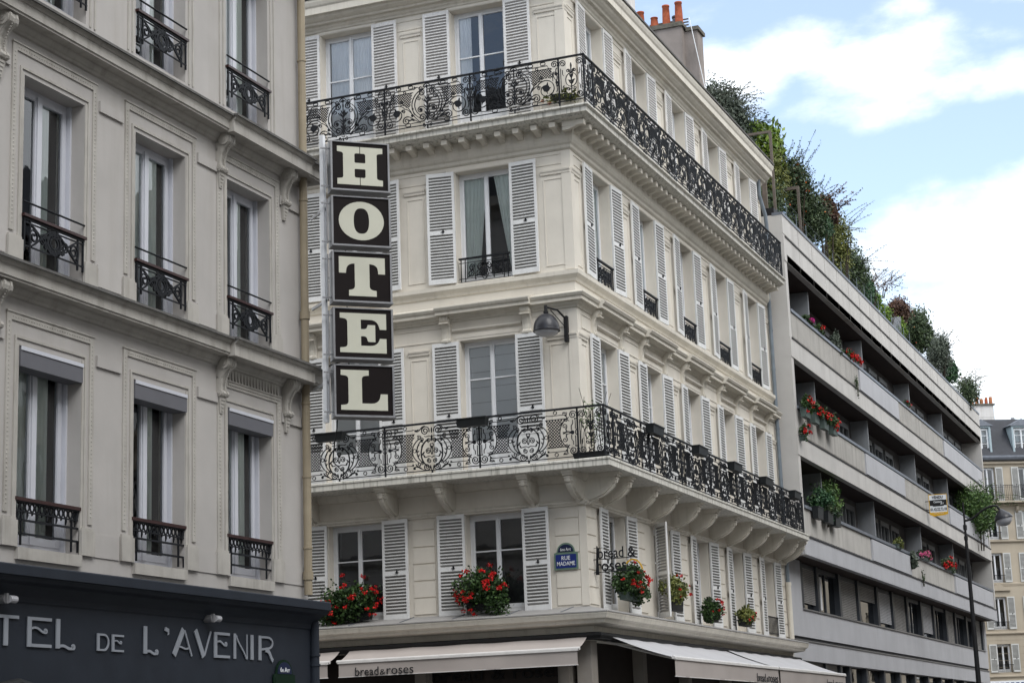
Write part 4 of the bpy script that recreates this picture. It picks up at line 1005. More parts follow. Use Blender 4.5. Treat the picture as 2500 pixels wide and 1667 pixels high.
for i, Y in enumerate((17.05, 21.42)):
    t = thing('spotlight', ('small metal spotlight on the dark name board, near the letter T at the left edge', 'small metal spotlight on the dark name board, above the letter V of the last word')[i], 'spotlight', (-12.93, Y, 3.40), 0, 'spotlights over the hotel name')
    b = MB(); b.tube([(0, 0, 0), (.12, 0, 0)], .05, 12); b.box(.10, .14, -.02, .02, -.05, .06); b.build('mount', m_sgnfr, t)
    b = MB(); b.tube([(.13, .03, 0), (.13, .15, .0)], .042, 12); b.build('lamp_head', m_lglass, t)

# ------------------------------------------------------------------ HOTEL blade sign
SX, SY = -12.27, 24.0; SA = math.atan2(.56, .64)
sign = thing('hotel_sign', 'tall vertical sign of five dark panels, each with one ivory letter, reading HOTEL', 'sign', (SX, SY, 6.3))
LET = {
 'H': [rpoly([(0, 0), (.492, 0), (.492, .19), (.38, .19, .05), (.38, .42, .03), (.62, .42, .03), (.62, .19, .05), (.508, .19), (.508, 0), (1, 0), (1, .15), (.87, .17, .05), (.87, .84, .05), (1, .86), (1, 1), (.508, 1), (.508, .83), (.62, .83, .05), (.62, .58, .03), (.38, .58, .03), (.38, .83, .05), (.492, .83), (.492, 1), (0, 1), (0, .86), (.13, .84, .05), (.13, .17, .05), (0, .15)])],
 'T': [rpoly([(0, 1), (0, .58), (.15, .58), (.17, .82, .16), (.34, .83), (.34, .17, .09), (.21, .15, .02), (.21, 0), (.81, 0), (.81, .15, .02), (.66, .17, .09), (.66, .83), (.84, .82, .16), (.85, .58), (1, .58), (1, 1)])],
 'E': [rpoly([(0, 1), (0, .87), (.16, .85, .08), (.16, .14, .08), (0, .12), (0, 0), (1, 0), (1, .37), (.86, .37), (.80, .18, .16), (.45, .18), (.45, .42), (.57, .42, .06), (.60, .28, .03), (.76, .28), (.76, .71), (.60, .71), (.57, .60, .06), (.45, .60), (.45, .84), (.80, .84, .16), (.86, .60), (1, .60), (1, 1)])],
 'L': [rpoly([(0, 1), (0, .87), (.16, .85, .08), (.16, .14, .08), (0, .12), (0, 0), (1, 0), (1, .41), (.85, .41), (.82, .17, .18), (.45, .17), (.45, .85, .08), (.60, .87), (.60, 1)])]}
SW, SH = .86, .735
def sign_letter(b, ch, x0, x1, z0, z1, y0, y1, mi):
    if ch == 'O':
        cx, cz, a, c = (x0+x1)/2, (z0+z1)/2, (x1-x0)/2, (z1-z0)/2; n = 36
        for k in range(n):
            A, B = 2*math.pi*k/n, 2*math.pi*(k+1)/n
            sg = lambda v, p: math.copysign(abs(v)**p, v)
            o = [(cx+a*math.cos(q), cz+c*math.sin(q)) for q in (A, B)]; i_ = [(cx+a*.34*sg(math.cos(q), .8), cz+c*.66*sg(math.sin(q), .8)) for q in (A, B)]
            b.quad((i_[0][0], y0, i_[0][1]), (o[0][0], y0, o[0][1]), (o[1][0], y0, o[1][1]), (i_[1][0], y0, i_[1][1]), mi)
            b.quad((o[0][0], y0, o[0][1]), (o[0][0], y1, o[0][1]), (o[1][0], y1, o[1][1]), (o[1][0], y0, o[1][1]), mi)
            b.quad((i_[0][0], y1, i_[0][1]), (i_[0][0], y0, i_[0][1]), (i_[1][0], y0, i_[1][1]), (i_[1][0], y1, i_[1][1]), mi)
    else:
        for p in LET[ch]: b.prism([(x0+u*(x1-x0), z0+v*(z1-z0)) for (u, v) in p], y0, y1, mi)
for i, ch_ in enumerate('HOTEL'):
    z0 = 10.66-.76-.863*i-6.3
    b = MB(); b.box(0, SW, 0, .16, 0, SH); pan = b.build('sign_panel', m_sgnbk, sign, (0, 0, z0), SA)
    b = MB(); t = .03
    b.box(-t, SW+t, -.03, .19, -t-.01, -.001); b.box(-t, SW+t, -.02, .18, SH+.001, SH+t*.6); b.box(-t, -.001, -.02, .18, -.001, SH+.001); b.box(SW+.001, SW+t, -.02, .18, -.001, SH+.001)
    b.box(-t, SW+t, -.075, -.031, -t-.01, -t+.008)
    b.build('sign_frame', m_sgnfr, pan)
    b = MB(); sign_letter(b, ch_, .075 if ch_ != 'O' else .085, .785, .075, SH-.06, -.006, .003, 0); b.build('letter', m_sgnlt, pan)
    b = MB()
    for q in (.04, SH-.1): b.box(-.16, -.03, .06, .08, q, q+.02)
    b.box(-.085, -.065, .06, .08, .02, SH-.02); b.build('hinge', m_sgnfr, pan)
b = MB(); b.box(-.19, -.13, .03, .11, 10.72-6.3-4.36, 10.78-6.3); b.build('post', m_white, sign, (-.04, -.0, 0))
b = MB()
for z in (9.62, 8.20, 6.96): b.cut(); b.hexa([(-.62, .45, z-6.3-.02), (-.17, .06, z-6.3-.02), (-.17, .10, z-6.3-.02), (-.62, .49, z-6.3-.02), (-.62, .45, z-6.3+.02), (-.17, .06, z-6.3+.02), (-.17, .10, z-6.3+.02), (-.62, .49, z-6.3+.02)])
b.build_pieces('bracket_arm', m_white, sign)
cb = MB()
def cable_pts(pts): return pts
cb.tube([(-12.75, 24.72, 7.35), (-12.50, 24.75, 7.42), (-12.3, 24.3, 7.3)], .012, 6); cb.tube([(-12.44, 24.7, 10.2), (-12.42, 24.7, 8.6), (-12.40, 24.7, 7.3)], .008, 5)
cb.tube([(-12.62, 24.75, 6.72), (-12.66, 24.78, 6.4), (-12.72, 24.8, 6.15), (-12.76, 24.82, 5.9), (-12.66, 24.84, 5.80), (-12.60, 24.85, 5.74), (-12.60, 24.85, 5.62)], .010, 6)
tag(cb.build('cable', m_black), 'thin black cable dangling beside the hotel corner and its downpipe', 'cable')

# ================================================================== modern building with planted terraces
MY = 54.6
modern = thing('modern_building', 'long pale concrete apartment block with stacked balcony bands and planted roof', 'building', (-13, MY, 0))
ML = 41.3
my = lambda X: -(X+13)
P0 = -.60        # balcony front plane (x = -12.4)
b = MB()
def mbox(b, X0, X1, Y0, Y1, z0, z1, mi=0): b.box(X0+13, X1+13, Y0-MY, Y1-MY, z0, z1, mi)
# core body behind the loggias, first floor band etc.
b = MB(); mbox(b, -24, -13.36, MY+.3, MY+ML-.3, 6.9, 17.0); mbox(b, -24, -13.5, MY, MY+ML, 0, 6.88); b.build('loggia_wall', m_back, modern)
b = MB(); mbox(b, -24, -12.42, MY-.15, MY+.16, 6.86, 17.32); b.cut(); mbox(b, -24, -13.0, MY-.12, MY+.14, 0, 6.859); b.cut(); mbox(b, -24, -12.42, MY+ML-.2, MY+ML+.1, 6.92, 17.32)
b.build_pieces('flank_wall', m_conc, modern)
lv = [(6.88, 8.28), (9.86, 11.30), (12.86, 14.30), (15.86, 17.30)]
for k, (za, zt) in enumerate(lv):
    zg = zt-.77 if k < 3 else 16.72
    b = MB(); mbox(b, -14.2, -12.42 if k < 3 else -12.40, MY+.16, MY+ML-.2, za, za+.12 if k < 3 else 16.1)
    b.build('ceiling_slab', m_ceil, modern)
    b = MB(); mbox(b, -12.60, -12.40, MY-.155, MY+ML+.105, za-.004, zg-.06); b.build('slab_edge', m_conc if k > 0 else m_conc2, modern)
    b = MB(); mbox(b, -12.60, -12.50, MY-.0, MY+ML, zg-.06, zg-.001); mbox(b, -12.399, -12.375, MY-.0, MY+ML-.0, zg-.095, zg-.058, 0); b.build('joint', m_groove, modern)
    if k == 3:
        b = MB(); mbox(b, -12.60, -12.405, MY-.155, MY+ML+.105, zg, zt); b.build('parapet', m_conc, modern)
    else:
        segs = [(MY+.16, 64.78, 0), (64.82, 72.28, 1), (72.32, 83.15, 0), (83.19, 94.9, 1)]
        for (ya, yb, proud) in segs:
            b = MB()
            if proud: mbox(b, -12.60, -12.37, ya, yb, zg+.0, zt-.06); mbox(b, -12.60, -12.365, ya, yb, zg-.02, zg-.001)
            else:
                mbox(b, -12.62, -12.44, ya, yb, zg, zt)
                if k > 0:
                    n = int((yb-ya)/.11)
                    for i in range(n): y = ya+(yb-ya)*(i+.5)/n; mbox(b, -12.441, -12.415, y-.032, y+.032, zg+.01, zt-.02)
            b.build('parapet', m_concr if not proud else m_conc2, modern)
    b = MB(); mbox(b, -12.72, -12.38, MY-.16 if k == 3 else MY+.16, MY+ML+(.11 if k == 3 else -.5), zt+.002, zt+.095); b.build('coping', m_zinc, modern)
# panel joints on the top fascia
b = MB()
for i in range(1, 22): y = MY+i*1.9; mbox(b, -12.402, -12.398, y-.006, y+.006, 15.87, 16.66); mbox(b, -12.402, -12.3985, y-.006, y+.006, 16.74, 17.29)
b.build('joint', M('fine_joint', (.30, .28, .26), .9), modern)
m_lfr = M('aged_grey_window_frame', (.15, .155, .16), .6, .1, 4)
# dividers between balconies and windows in the shade
for k, zf in enumerate((7.0, 9.98, 12.98)):
    for Y in (58.9, 67.5, 77.2, 85.6):
        b = MB(); mbox(b, -13.359, -12.74, Y-.06, Y+.06, zf, zf+2.855); b.build('balcony_divider', m_fin, modern)
for k, zf in enumerate((7.0, 9.98, 12.98)):
    Y = 56.4
    while Y < 95:
        if not any(abs(Y+.8-q) < 1.0 for q in (58.9, 67.5, 77.2, 85.6)):
            b = MB()
            mbox(b, -13.36, -13.27, Y, Y+.09, zf, zf+2.6); mbox(b, -13.36, -13.27, Y+1.55, Y+1.64, zf, zf+2.6); mbox(b, -13.36, -13.27, Y+.09, Y+1.55, zf+2.42, zf+2.6); mbox(b, -13.36, -13.29, Y+.78, Y+.84, zf, zf+2.42)
            o = b.build('window', m_lfr, modern)
            b = MB(); b.quad((-.35, Y+.09-MY, zf), (-.35, Y+1.55-MY, zf), (-.35, Y+1.55-MY, zf+2.42), (-.35, Y+.09-MY, zf+2.42)); b.build('pane', glass('loggia_glass', (.02, .02, .02)) if k == 0 and Y == 56.4 else bpy.data.materials['loggia_glass'], o)
        Y += 2.15
# first floor strip of windows and roller shutters
b = MB(); mbox(b, -13.3, -13.0, MY+.14, MY+ML-.1, 4.56, 5.38); mbox(b, -13.3, -13.0, MY+.14, 56.2, 5.38, 6.858); mbox(b, -13.3, -13.0, 95.15, MY+ML-.1, 5.38, 6.858); b.build('wall', m_conc2, modern)
b = MB(); mbox(b, -13.3, -12.96, 56.2, 95.15, 5.381, 5.42); b.build('sill', m_metalstrip, modern)
b = MB(); mbox(b, -13.3, -13.05, MY+.14, MY+ML-.1, 4.46, 4.559); b.build('joint', m_groove, modern)
b = MB(); mbox(b, -13.3, -12.97, MY+.14, MY+ML-.1, 4.425, 4.459); b.build('metal_strip', m_metalstrip, modern)
b = MB(); mbox(b, -13.3, -13.0, MY+.14, MY+ML-.1, 3.85, 4.424); b.build('wall', m_conc2, modern)
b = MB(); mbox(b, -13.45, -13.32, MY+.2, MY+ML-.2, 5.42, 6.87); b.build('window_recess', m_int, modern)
strip = [(56.2, 56.62, 'f', 0), (56.66, 58.72, 'r', .84), (58.98, 61.95, 'o', 0), (62.25, 65.05, 'r', 1), (65.35, 68.45, 'h', .38), (68.8, 71.45, 'w', .86), (71.75, 74.5, 'r', .98), (74.85, 77.65, 'o', 0), (77.95, 80.75, 'w', .84),
         (81.1, 84.0, 'o', 0), (84.35, 86.6, 'r', 1), (86.95, 89.9, 'o', 0), (90.2, 92.4, 'o', 0), (92.7, 94.95, 'r', 1)]
for (ya, yb, kind, cf) in strip:
    b = MB(); t = .12
    for (p, q) in ((ya-.16, ya), (yb, yb+.14)): mbox(b, -13.32, -13.06, p, q, 5.42, 6.86)
    mbox(b, -13.30, -13.14, ya, yb, 6.72, 6.86)
    if kind == 'o': mbox(b, -13.28, -13.18, ya, yb, 5.42, 5.50); mbox(b, -13.28, -13.18, ya+.10, ya+.2, 5.5, 6.72); mbox(b, -13.27, -13.2, (ya+yb)/2-.04, (ya+yb)/2+.04, 5.5, 6.72)
    o = b.build('window', m_dkfr, modern)
    b = MB(); b.quad((-.24, ya-MY, 5.42), (-.24, yb-MY, 5.42), (-.24, yb-MY, 6.72), (-.24, ya-MY, 6.72)); b.build('pane', bpy.data.materials['loggia_glass'], o)
    if kind in 'rwh':
        h = (6.74-5.43)*cf; n = max(3, int(h/.055)); b = MB()
        for i in range(n):
            z1 = 6.74-h*i/n; z0 = 6.74-h*(i+1)/n
            b.hexa([(-.17, ya+.01-MY, z0+.004), (-.155, ya+.01-MY, z0+.004), (-.155, yb-.01-MY, z0+.004), (-.17, yb-.01-MY, z0+.004), (-.17, ya+.01-MY, z1-.004), (-.148, ya+.01-MY, z1-.012), (-.148, yb-.01-MY, z1-.012), (-.17, yb-.01-MY, z1-.004)])
        b.build('roller_shutter', m_rollw if kind == 'w' else m_roll, o)
    if kind == 'o' and ya < 66:
        b = MB(); mbox(b, -13.22, -13.16, ya+.55, ya+.75, 5.55, 6.6); b.build('open_sash', m_white, o)
# ground floor
b = MB(); mbox(b, -13.45, -13.30, MY+.14, MY+ML-.1, 0, 3.849); b.build('shopfront', m_shopdk, modern)
b = MB()
for Y in (59.2, 61.4, 62.8, 65.6, 68.8, 71.9, 75.1, 78.2, 81.4, 84.6, 87.8, 91, 94, 95.6): mbox(b, -13.299, -13.08, Y, Y+.28, 0, 3.848); b.cut()
mbox(b, -13.299, -13.15, 56.9, 61.2, 0, 3.847)
b.build_pieces('pillar', m_dkfr, modern)
b = MB()
for (a, c) in ((63.1, 65.5), (65.95, 68.7), (69.15, 71.8), (72.2, 75.0), (75.4, 78.1), (78.6, 81.3), (81.7, 84.5), (84.9, 87.7), (88.1, 90.9), (91.3, 93.9)):
    b.quad((-.26, a-MY, .4), (-.26, c-MY, .4), (-.26, c-MY, 3.8), (-.26, a-MY, 3.8)); b.cut()
b.build_pieces('shop_window', glass('shop_glass', (.10, .12, .12)), modern)
# penthouse set back behind the terrace
b = MB(); mbox(b, -24, -15.3, 56.2, 70.5, 17.0, 19.9); mbox(b, -24, -14.2, 70.5, 84.0, 17.0, 18.9); mbox(b, -24, -14.0, 84.0, 95.0, 17.0, 19.0)
mbox(b, -24, -12.60, MY+.2, MY+ML-.2, 17.0, 17.05); b.build('penthouse', m_conc, modern)
b = MB()
for (Y, z1) in ((77.3, 18.75), (87.6, 18.75)): mbox(b, -14.3, -12.85, Y, Y+.12, 17.05, z1); b.cut()
b.build_pieces('terrace_divider', m_fin, modern)
b = MB()
for i in range(17): y = MY+1.2+i*1.35; b.tube([(.44, y-MY, 17.3), (.44, y-MY, 18.0)], .011, 5)
b.tube([(.44, 1.2, 18.1), (.44, 23, 18.1)], .008, 4); b.tube([(.44, 1.2, 17.8), (.44, 23, 17.8)], .008, 4); b.build('terrace_railing', m_zpipe, modern)
b = MB()
mbox(b, -13.0, -12.92, 56.0, 56.08, 17.05, 20.5); mbox(b, -14.6, -12.92, 56.0, 56.06, 20.5, 20.58); mbox(b, -12.80, -12.72, 58.6, 58.68, 17.05, 19.3); mbox(b, -13.5, -12.72, 58.6, 58.7, 19.3, 19.4); mbox(b, -13.2, -13.05, 55.4, 55.5, 17.05, 18.9)
b.build('pergola', m_wood, modern)
b = MB(); mbox(b, -14.2, -12.75, 54.9, 55.5, 17.36, 17.70); b.build('roof_planter', m_black, modern)
b = MB(); b.tube([(-1.2, 38.3, 18.9), (-1.2, 38.3, 21.0)], .02, 5); b.tube([(-1.9, 38.3, 20.75), (-.2, 38.9, 20.65)], .012, 4); b.tube([(-1.2, 38, 20.3), (-.4, 38.7, 20.25)], .01, 4); b.build('antenna', m_zpipe, modern)

# ================================================================== limestone building closing the street
FA = R(30)
m_fshut = M('pale_grey_shutter_paint', (.50, .50, .48), .7, .08, 4, .3, (5, 5, 2), dirt=(.3, .29, .27))
farb = thing('far_building', 'beige limestone building at the street end with white shutters and slate dormers', 'building', (-14.80, 115, 0), FA)
mpX = lambda x, y, z: ((x, y, z), 0.0)
# floors from measured levels
fl = [(1.0, 3.9), (4.92, 6.57), (7.44, 9.36), (10.22, 11.98), (12.80, 14.50), (15.12, 17.18)]
fx = [(-2.66, .88), (-.27, .88), (2.12, .88), (4.51, .88), (6.90, .88), (9.29, .88)]
b = MB(); wall_grid(b, -6, 36, 0, 17.6, [(x, x+w, a, c) for (x, w) in fx+[(13.5+2.39*k, .88) for k in range(9)] for (a, c) in fl], .25, room=1.0)
b.quad((-6, 0, 0), (-6, 10, 0), (-6, 10, 17.6), (-6, 0, 17.6)); b.quad((36, 0, 0), (36, 10, 0), (36, 10, 17.6), (36, 0, 17.6)); b.build('wall', [m_stone, m_intl], farb)
for (x, w) in fx:
    for k, (a, c) in enumerate(fl[1:]):
        add_window(farb, mpX, x, a, w, c-a, .2, 'plain', m_white, m_glass, 'left' if (k+int(x*3)) % 2 else None, 'both', .47, shm=m_fshut)
b = MB()
for (z0, o) in ((4.55, .12), (7.08, .12), (10.0, .05), (12.56, .14), (14.75, .20), (17.30, .16)):
    b.profx([(0, z0), (.03, z0+.02), (o*.6, z0+.06), (o, z0+.10), (o, z0+.17), (0, z0+.20)], -6, 12)
for (x, w) in fx: b.prism([(x-.30, 9.72), (x+w+.30, 9.72), (x+w/2, 10.14)], -.14, .0)
for z in (5.2, 5.6, 6.0, 6.4, 6.8): b.box(-6, 12, -.012, .0, z, z+.015)
b.build('string_course', m_stone, farb)
b = MB()
for x in (-5.6, -3.8, -1.9, .1, 1.75, 3.85, 5.95, 8.0): b.profx([(0, 14.35), (.25, 14.55), (.35, 14.75), (0, 14.75)], x-.08, x+.08); b.cut()
b.build_pieces('bracket', m_stone, farb)
b = MB(); b.box(-6, 12, -.55, 0, 14.96, 15.06); bal = b.build('balcony', m_stone, farb)
b = MB(); b.box(-6, 12, -.53, -.50, 16.0, 16.03); b.box(-6, 12, -.52, -.505, 15.12, 15.14); b.box(-6, 12, -.52, -.505, 15.90, 15.915)
x = -6
while x < 12: b.box(x-.007, x+.007, -.522, -.508, 15.06, 16.0); x += .115
for x in (-3.8, -1.9, .1, 2.2, 4.3, 6.4): ir(b, arc(x, 15.5, .10, .30, 0, 360, 14)[:-1], .02, False, closed=True); b.box(x-.012, x+.012, -.53, -.50, 15.06, 16.0)
# ribbons are drawn at y=0: keep this medallion work on the rail line
for i, v in enumerate(b.v):
    if abs(v[1]) < .02: b.v[i] = (v[0], v[1]-.515, v[2])
b.build('railing', m_iron, bal)
srm = MB(); srm.box(-.5, .5, -.02, .01, .42, .45); srm.box(-.5, .5, -.01, .0, .05, .06)
for k in range(13): srm.box(-.48+k*.08-.007, -.48+k*.08+.007, -.01, .0, 0, .43)
srm = srm.mesh('window_railing', [m_iron])
for (x, w) in fx:
    for (a, c) in fl[1:5]: put('window_railing', srm, farb, (x+w/2, -.06, a), 0)
b = MB(); b.profx([(0, 17.55), (.28, 17.62), (.34, 17.74), (.34, 17.86), (.26, 17.84), (.24, 17.75), (0, 17.70)], -6, 12); b.build('gutter', m_zinc, farb)
b = MB(); b.hexa([(-6, -.1, 17.7), (12, -.1, 17.7), (12, 10, 17.7), (-6, 10, 17.7), (-6, 1.35, 20.35), (12, 1.35, 20.35), (12, 8.5, 20.35), (-6, 8.5, 20.35)])
rf = b.build('roof', m_slate, farb)
b = MB()
for x in (-2.95, -.95, 2.10, 4.9, 7.7): pass
for (x, w) in ((-.42, .95), (2.12, 1.05), (4.9, 1.05), (7.6, 1.05)):
    b = MB(); z0, z1 = 17.95, 19.75
    b.box(x-.12, x+w+.12, .18, 1.6, z0-.1, z0); b.box(x-.12, x, .14, 1.6, z0, z1); b.box(x+w, x+w+.12, .14, 1.6, z0, z1); b.box(x, x+w, .14, 1.5, z1-.10, z1)
    b.box(x, x+w, .5, .52, z0, z1-.1)
    d = b.build('dormer', m_bluezinc, farb)
    b = MB(); b.prism([(x-.30, z1), (x+w+.30, z1), (x+w/2, z1+.42)], .05, 1.6); b.build('dormer_roof', m_zinc, d)
    put('window', window_mesh(w, 1.65, m_white, 'bar3'), d, (x, .30, z0+.02)); put('pane', pane_mesh(w, 1.65, m_glass), d, (x, .30, z0+.02))
b = MB(); b.hexa([(.10, 1.9, 18.6), (1.80, 1.9, 18.6), (1.80, 3.0, 18.6), (.10, 3.0, 18.6), (.35, 1.9, 21.35), (1.72, 1.9, 21.35), (1.72, 3.0, 21.35), (.35, 3.0, 21.35)])
for z in (19.6, 20.6): b.box(.30, 1.74, 1.885, 1.92, z, z+.03)
c_ = b.build('chimney', m_wrender, farb)
b = MB(); b.box(.28, 1.80, 1.8, 3.1, 21.35, 21.45); b.build('chimney_cap', m_cap, c_)
rr = random.Random(4)
for k in range(9):
    b = MB(); r = .10+rr.uniform(-.015, .02); h = rr.uniform(.30, .50); b.lathe([(r, 0), (r*.9, h), (r*.6, h), (r*.6, h*.7), (0, h*.7)], .42+k*.155, 2.1+.3*(k % 2), 21.45, 12); b.build('chimney_pot', (m_pot2, m_pot)[k % 3 == 0], c_)
b = MB(); b.tube([(2.96, 2, 19.9), (2.96, 2, 20.42)], .09, 10); b.tube([(2.96, 2, 20.42), (2.96, 2, 20.47)], .17, 10); b.tube([(2.96, 2, 20.47), (2.96, 2, 20.56)], .11, 10); b.build('roof_vent', m_sgnfr, farb)
b = MB(); b.box(-6, 12, -.10, -.02, 3.95, 4.42)
for k in range(9): b.box(-.9+k*.32, -.70+k*.32, -.11, -.101, 4.05, 4.31, 1)
b.build('shop_fascia', [m_ewhite, m_blue], farb)

# ================================================================== setting: ground, road, pavements
def struct(name, b, m):
    o = b.build(name, m); o['kind'] = 'structure'; return o
b = MB(); b.quad((-400, -400, -.16), (400, -400, -.16), (400, 400, -.16), (-400, 400, -.16)); struct('ground', b, m_ground)
b = MB(); b.box(-10.4, -.9, -60, 140, -.155, -.12); b.box(-60, -10.4, 26.2, 34.9, -.155, -.12); b.box(-.9, 60, 26.2, 34.9, -.155, -.12); struct('road', b, m_asph)
for (n, xa, xb, ya, yb) in (('pavement', -24, -10.55, -60, 26.05), ('pavement', -40, -10.55, 35.05, 112), ('pavement', -.75, 12, -60, 26.05), ('pavement', -.75, 12, 35.05, 140)):
    b = MB(); b.box(xa, xb, ya, yb, -.15, 0.0); struct(n, b, m_pave)
    b = MB(); k = (xb+.0, xb+.15) if xb < -5 else (xa-.15, xa); b.box(k[0], k[1], ya, yb, -.15, .004); struct('kerb', b, m_kerb)
b = MB()
for k in range(6): b.box(-9.8+k*1.5, -9.1+k*1.5, 22.6, 25.6, -.12, -.114)
struct('zebra_crossing', b, m_paint)

# ================================================================== opposite side of the street (behind the camera; seen mirrored in the panes)
def plain_block(label, x, y0, y1, h, mat, rz, roofh=3.2):
    t = thing('street_building', label, 'building', (x, y0, 0)); L = y1-y0
    b = MB(); op = []
    k = 1.0
    while k+1.2 < L:
        for z in (4.4, 7.6, 10.8, 14.0): 
            if z+2.2 < h: op.append((k, k+1.2, z, z+2.2))
        k += 2.5
    # local x runs along -Y so that the wall faces -X
    wall_grid(b, 0, L, 0, h, op, .3, room=.8); b.quad((0, 0, 0), (0, 9, 0), (0, 9, h), (0, 0, h)); b.quad((L, 9, 0), (L, 0, 0), (L, 0, h), (L, 9, h)); b.quad((0, 9, 0), (L, 9, 0), (L, 9, h), (0, 9, h))
    b.build('wall', [mat, m_int], t, (0, L, 0), -math.pi/2)
    b = MB()
    for (xa, xb, za, zb) in op: b.box(xa-.5, xa-.02, -.05, 0, za, zb); b.box(xb+.02, xb+.5, -.05, 0, za, zb); b.box((xa+xb)/2-.05, (xa+xb)/2+.05, .20, .25, za, zb); b.cut()
    b.build_pieces('window_shutters', m_shut, t, (0, L, 0), -math.pi/2)
    b = MB()
    for z in (3.9, 7.1, 10.4, 13.6, h-.4): b.profx([(0, z), (.12, z+.05), (.25, z+.2), (.25, z+.3), (0, z+.35)], 0, L)
    b.build('string_course', mat, t, (0, L, 0), -math.pi/2)
    b = MB(); b.hexa([(0, 0, h), (9, 0, h), (9, L, h), (0, L, h), (2, 0, h+roofh), (7, 0, h+roofh), (7, L, h+roofh), (2, L, h+roofh)])
    rf = b.build('roof', m_slate, t)
    b = MB()
    for q in (.2, .55, .85): b.box(2, 7, L*q, L*q+.7, h, h+roofh+1.6); b.cut()
    b.build_pieces('chimney', m_render, rf)
plain_block('grey-beige building behind the camera, with mansard roof, facing the hotel', 2.6, -22, 25.6, 15.5, m_hotel, 0)
plain_block('limestone building beyond the crossing, facing the cream corner building', 2.9, 35.4, 62, 15.0, m_stone, 0)
plain_block('tall limestone building farther down the street, facing the concrete block', 3.4, 62.2, 104, 14.5, m_stone, 0)

# ================================================================== awnings of the bakery
def awning(label, mp, x0, x1, back_o, out, zb, zf, val, text=None, mat=m_awn, rz=0, extra=None, tsq=1.0):
    l, r = mp(x0, 0, 0)
    t = thing('awning', label, 'awning', (l[0]-13, l[1]+36.8, 0), r, 'retractable awnings of the corner bakery')
    w = x1-x0; b = MB(); n = 30; rows = 8; i0 = 0
    rn = random.Random(int(w*10))
    for j in range(rows+1):
        q = j/rows; y = -(back_o+(out-back_o)*q)
        for i in range(n+1):
            u = i/n; z = zb+(zf-zb)*q - .035*math.sin(math.pi*q) + .010*math.sin(u*w*5.1)*(1-q)
            b.v.append((u*w, y, z))
    for j in range(rows):
        for i in range(n): a = j*(n+1)+i; b.f.append((a, a+n+1, a+n+2, a+1)); b.m.append(0)
    c = b.build('canvas', mat, t, smooth=True)
    b = MB(); i0 = 0
    for j in range(5):
        q = j/4
        for i in range(n+1): u = i/n; b.v.append((.02+u*(w-.04), -(out+.02+.012*math.sin(u*w*2.3)*q+.004*math.sin(u*w*9)*q), zf-.03-val*q))
    for j in range(4):
        for i in range(n): a = j*(n+1)+i; b.f.append((a, a+1, a+n+2, a+n+1)); b.m.append(0)
    v = b.build('valance', m_awn, t, smooth=True)
    b = MB(); b.box(.01, w-.01, -out-.03, -out-.008, zf-.035-val, zf-.02-val); b.build('hem', m_awnbar, v)
    if text:
        for (tx, tw, body, hh, bo, m_) in text:
            b = MB(); text_into(b, body, tx, zf-.06-val+.045, tw, hh, -out-.045, .008, 0, bo); b.build('lettering', m_txt, v)
    b = MB(); b.tube([(-.03, -out, zf), (w+.03, -out, zf)], .035, 12); b.box(0, w, -out-.045, -out-.01, zf-.045, zf-.015); b.build('front_bar', m_awnbar, t)
    for xx in (.35, w-.35):
        b = MB(); b.tube([(xx, -.05, zb-.1), (xx+(.5 if xx < w/2 else -.5), -out*.55, (zb+zf)/2-.12), (xx, -out+.02, zf-.03)], .022, 8); b.build('folding_arm', m_awnbar, t)
    return t
awning('beige awning on the front, widest one, reading bread&roses at its left end', mpF, -5.43, .02, .22, .85, 3.82, 3.52, .30, [(.42, .55, 'bread', .175, 0, 0), (1.0, .13, '&', .115, -.012, 0), (1.16, .62, 'roses', .125, 0, 0)])
awning('beige awning partly hidden behind the dark corner pillar of the hotel', mpF, -10.9, -5.66, .22, .85, 3.82, 3.52, .30)
awning('pale awning just round the corner, lettering at its far end', mpS, .45, 9.2, .22, 1.62, 3.82, 3.30, .36, [(6.55, .80, 'bread', .20, 0, 0), (7.42, .16, '&', .12, -.01, 0), (7.62, .95, 'roses', .145, 0, 0)], m_awn2)
awning('pale awning at the far end beside the concrete building', mpS, 9.35, 17.1, .12, 1.62, 3.90, 3.30, .36, [(5.2, .80, 'bread', .20, 0, 0), (6.07, .16, '&', .12, -.01, 0), (6.27, .95, 'roses', .145, 0, 0)], m_awn2)

# ================================================================== plates, lamps, signs
def plate(label, loc, rz, w, h, l1, l2, top, green=False):
    t = thing('street_sign', label, 'street sign', loc, rz, 'street name plates')
    a = w/2; mg = m_dgreen if green else m_egreen
    def shape(k): return [(-a+k, k), (a-k, k), (a-k, h-k), (a*.78-k, h+.01-k*.6)]+[((a*.74-k)*math.cos(R(q)), h+.03+(h*.50-k)*math.sin(R(q))) for q in range(10, 171, 10)]+[(-a*.78+k, h+.01-k*.6), (-a+k, h-k)]
    b = MB(); b.prism(shape(0), -.02, 0); b.build('plate_border', mg, t)
    b = MB(); b.prism(rpoly([(-a+.035, .035, .02), (a-.035, .035, .02), (a-.035, h-.035, .02), (-a+.035, h-.035, .02)]), -.025, -.0205); b.build('name_field', m_blue if not green else m_dgreen, t)
    b = MB(); b.prism([(-a*.66, h+.012), (a*.66, h+.012)]+[(a*.64*math.cos(R(q)), h+.03+h*.40*math.sin(R(q))) for q in range(10, 171, 10)], -.025, -.0205); b.build('district_field', m_dblue, t)
    b = MB()
    if l1:
        text_into(b, l1, -.095, h*.56, .19, .085, -.030, .006, 0, .005); text_into(b, l2, -a+.065, h*.24, w-.13, .085, -.030, .006, 0, .005)
    text_into(b, top, -a*.44, h+.035, a*.88, .065, -.030, .006, 0, .002)
    b.build('lettering', m_ewhite, t)
    return t
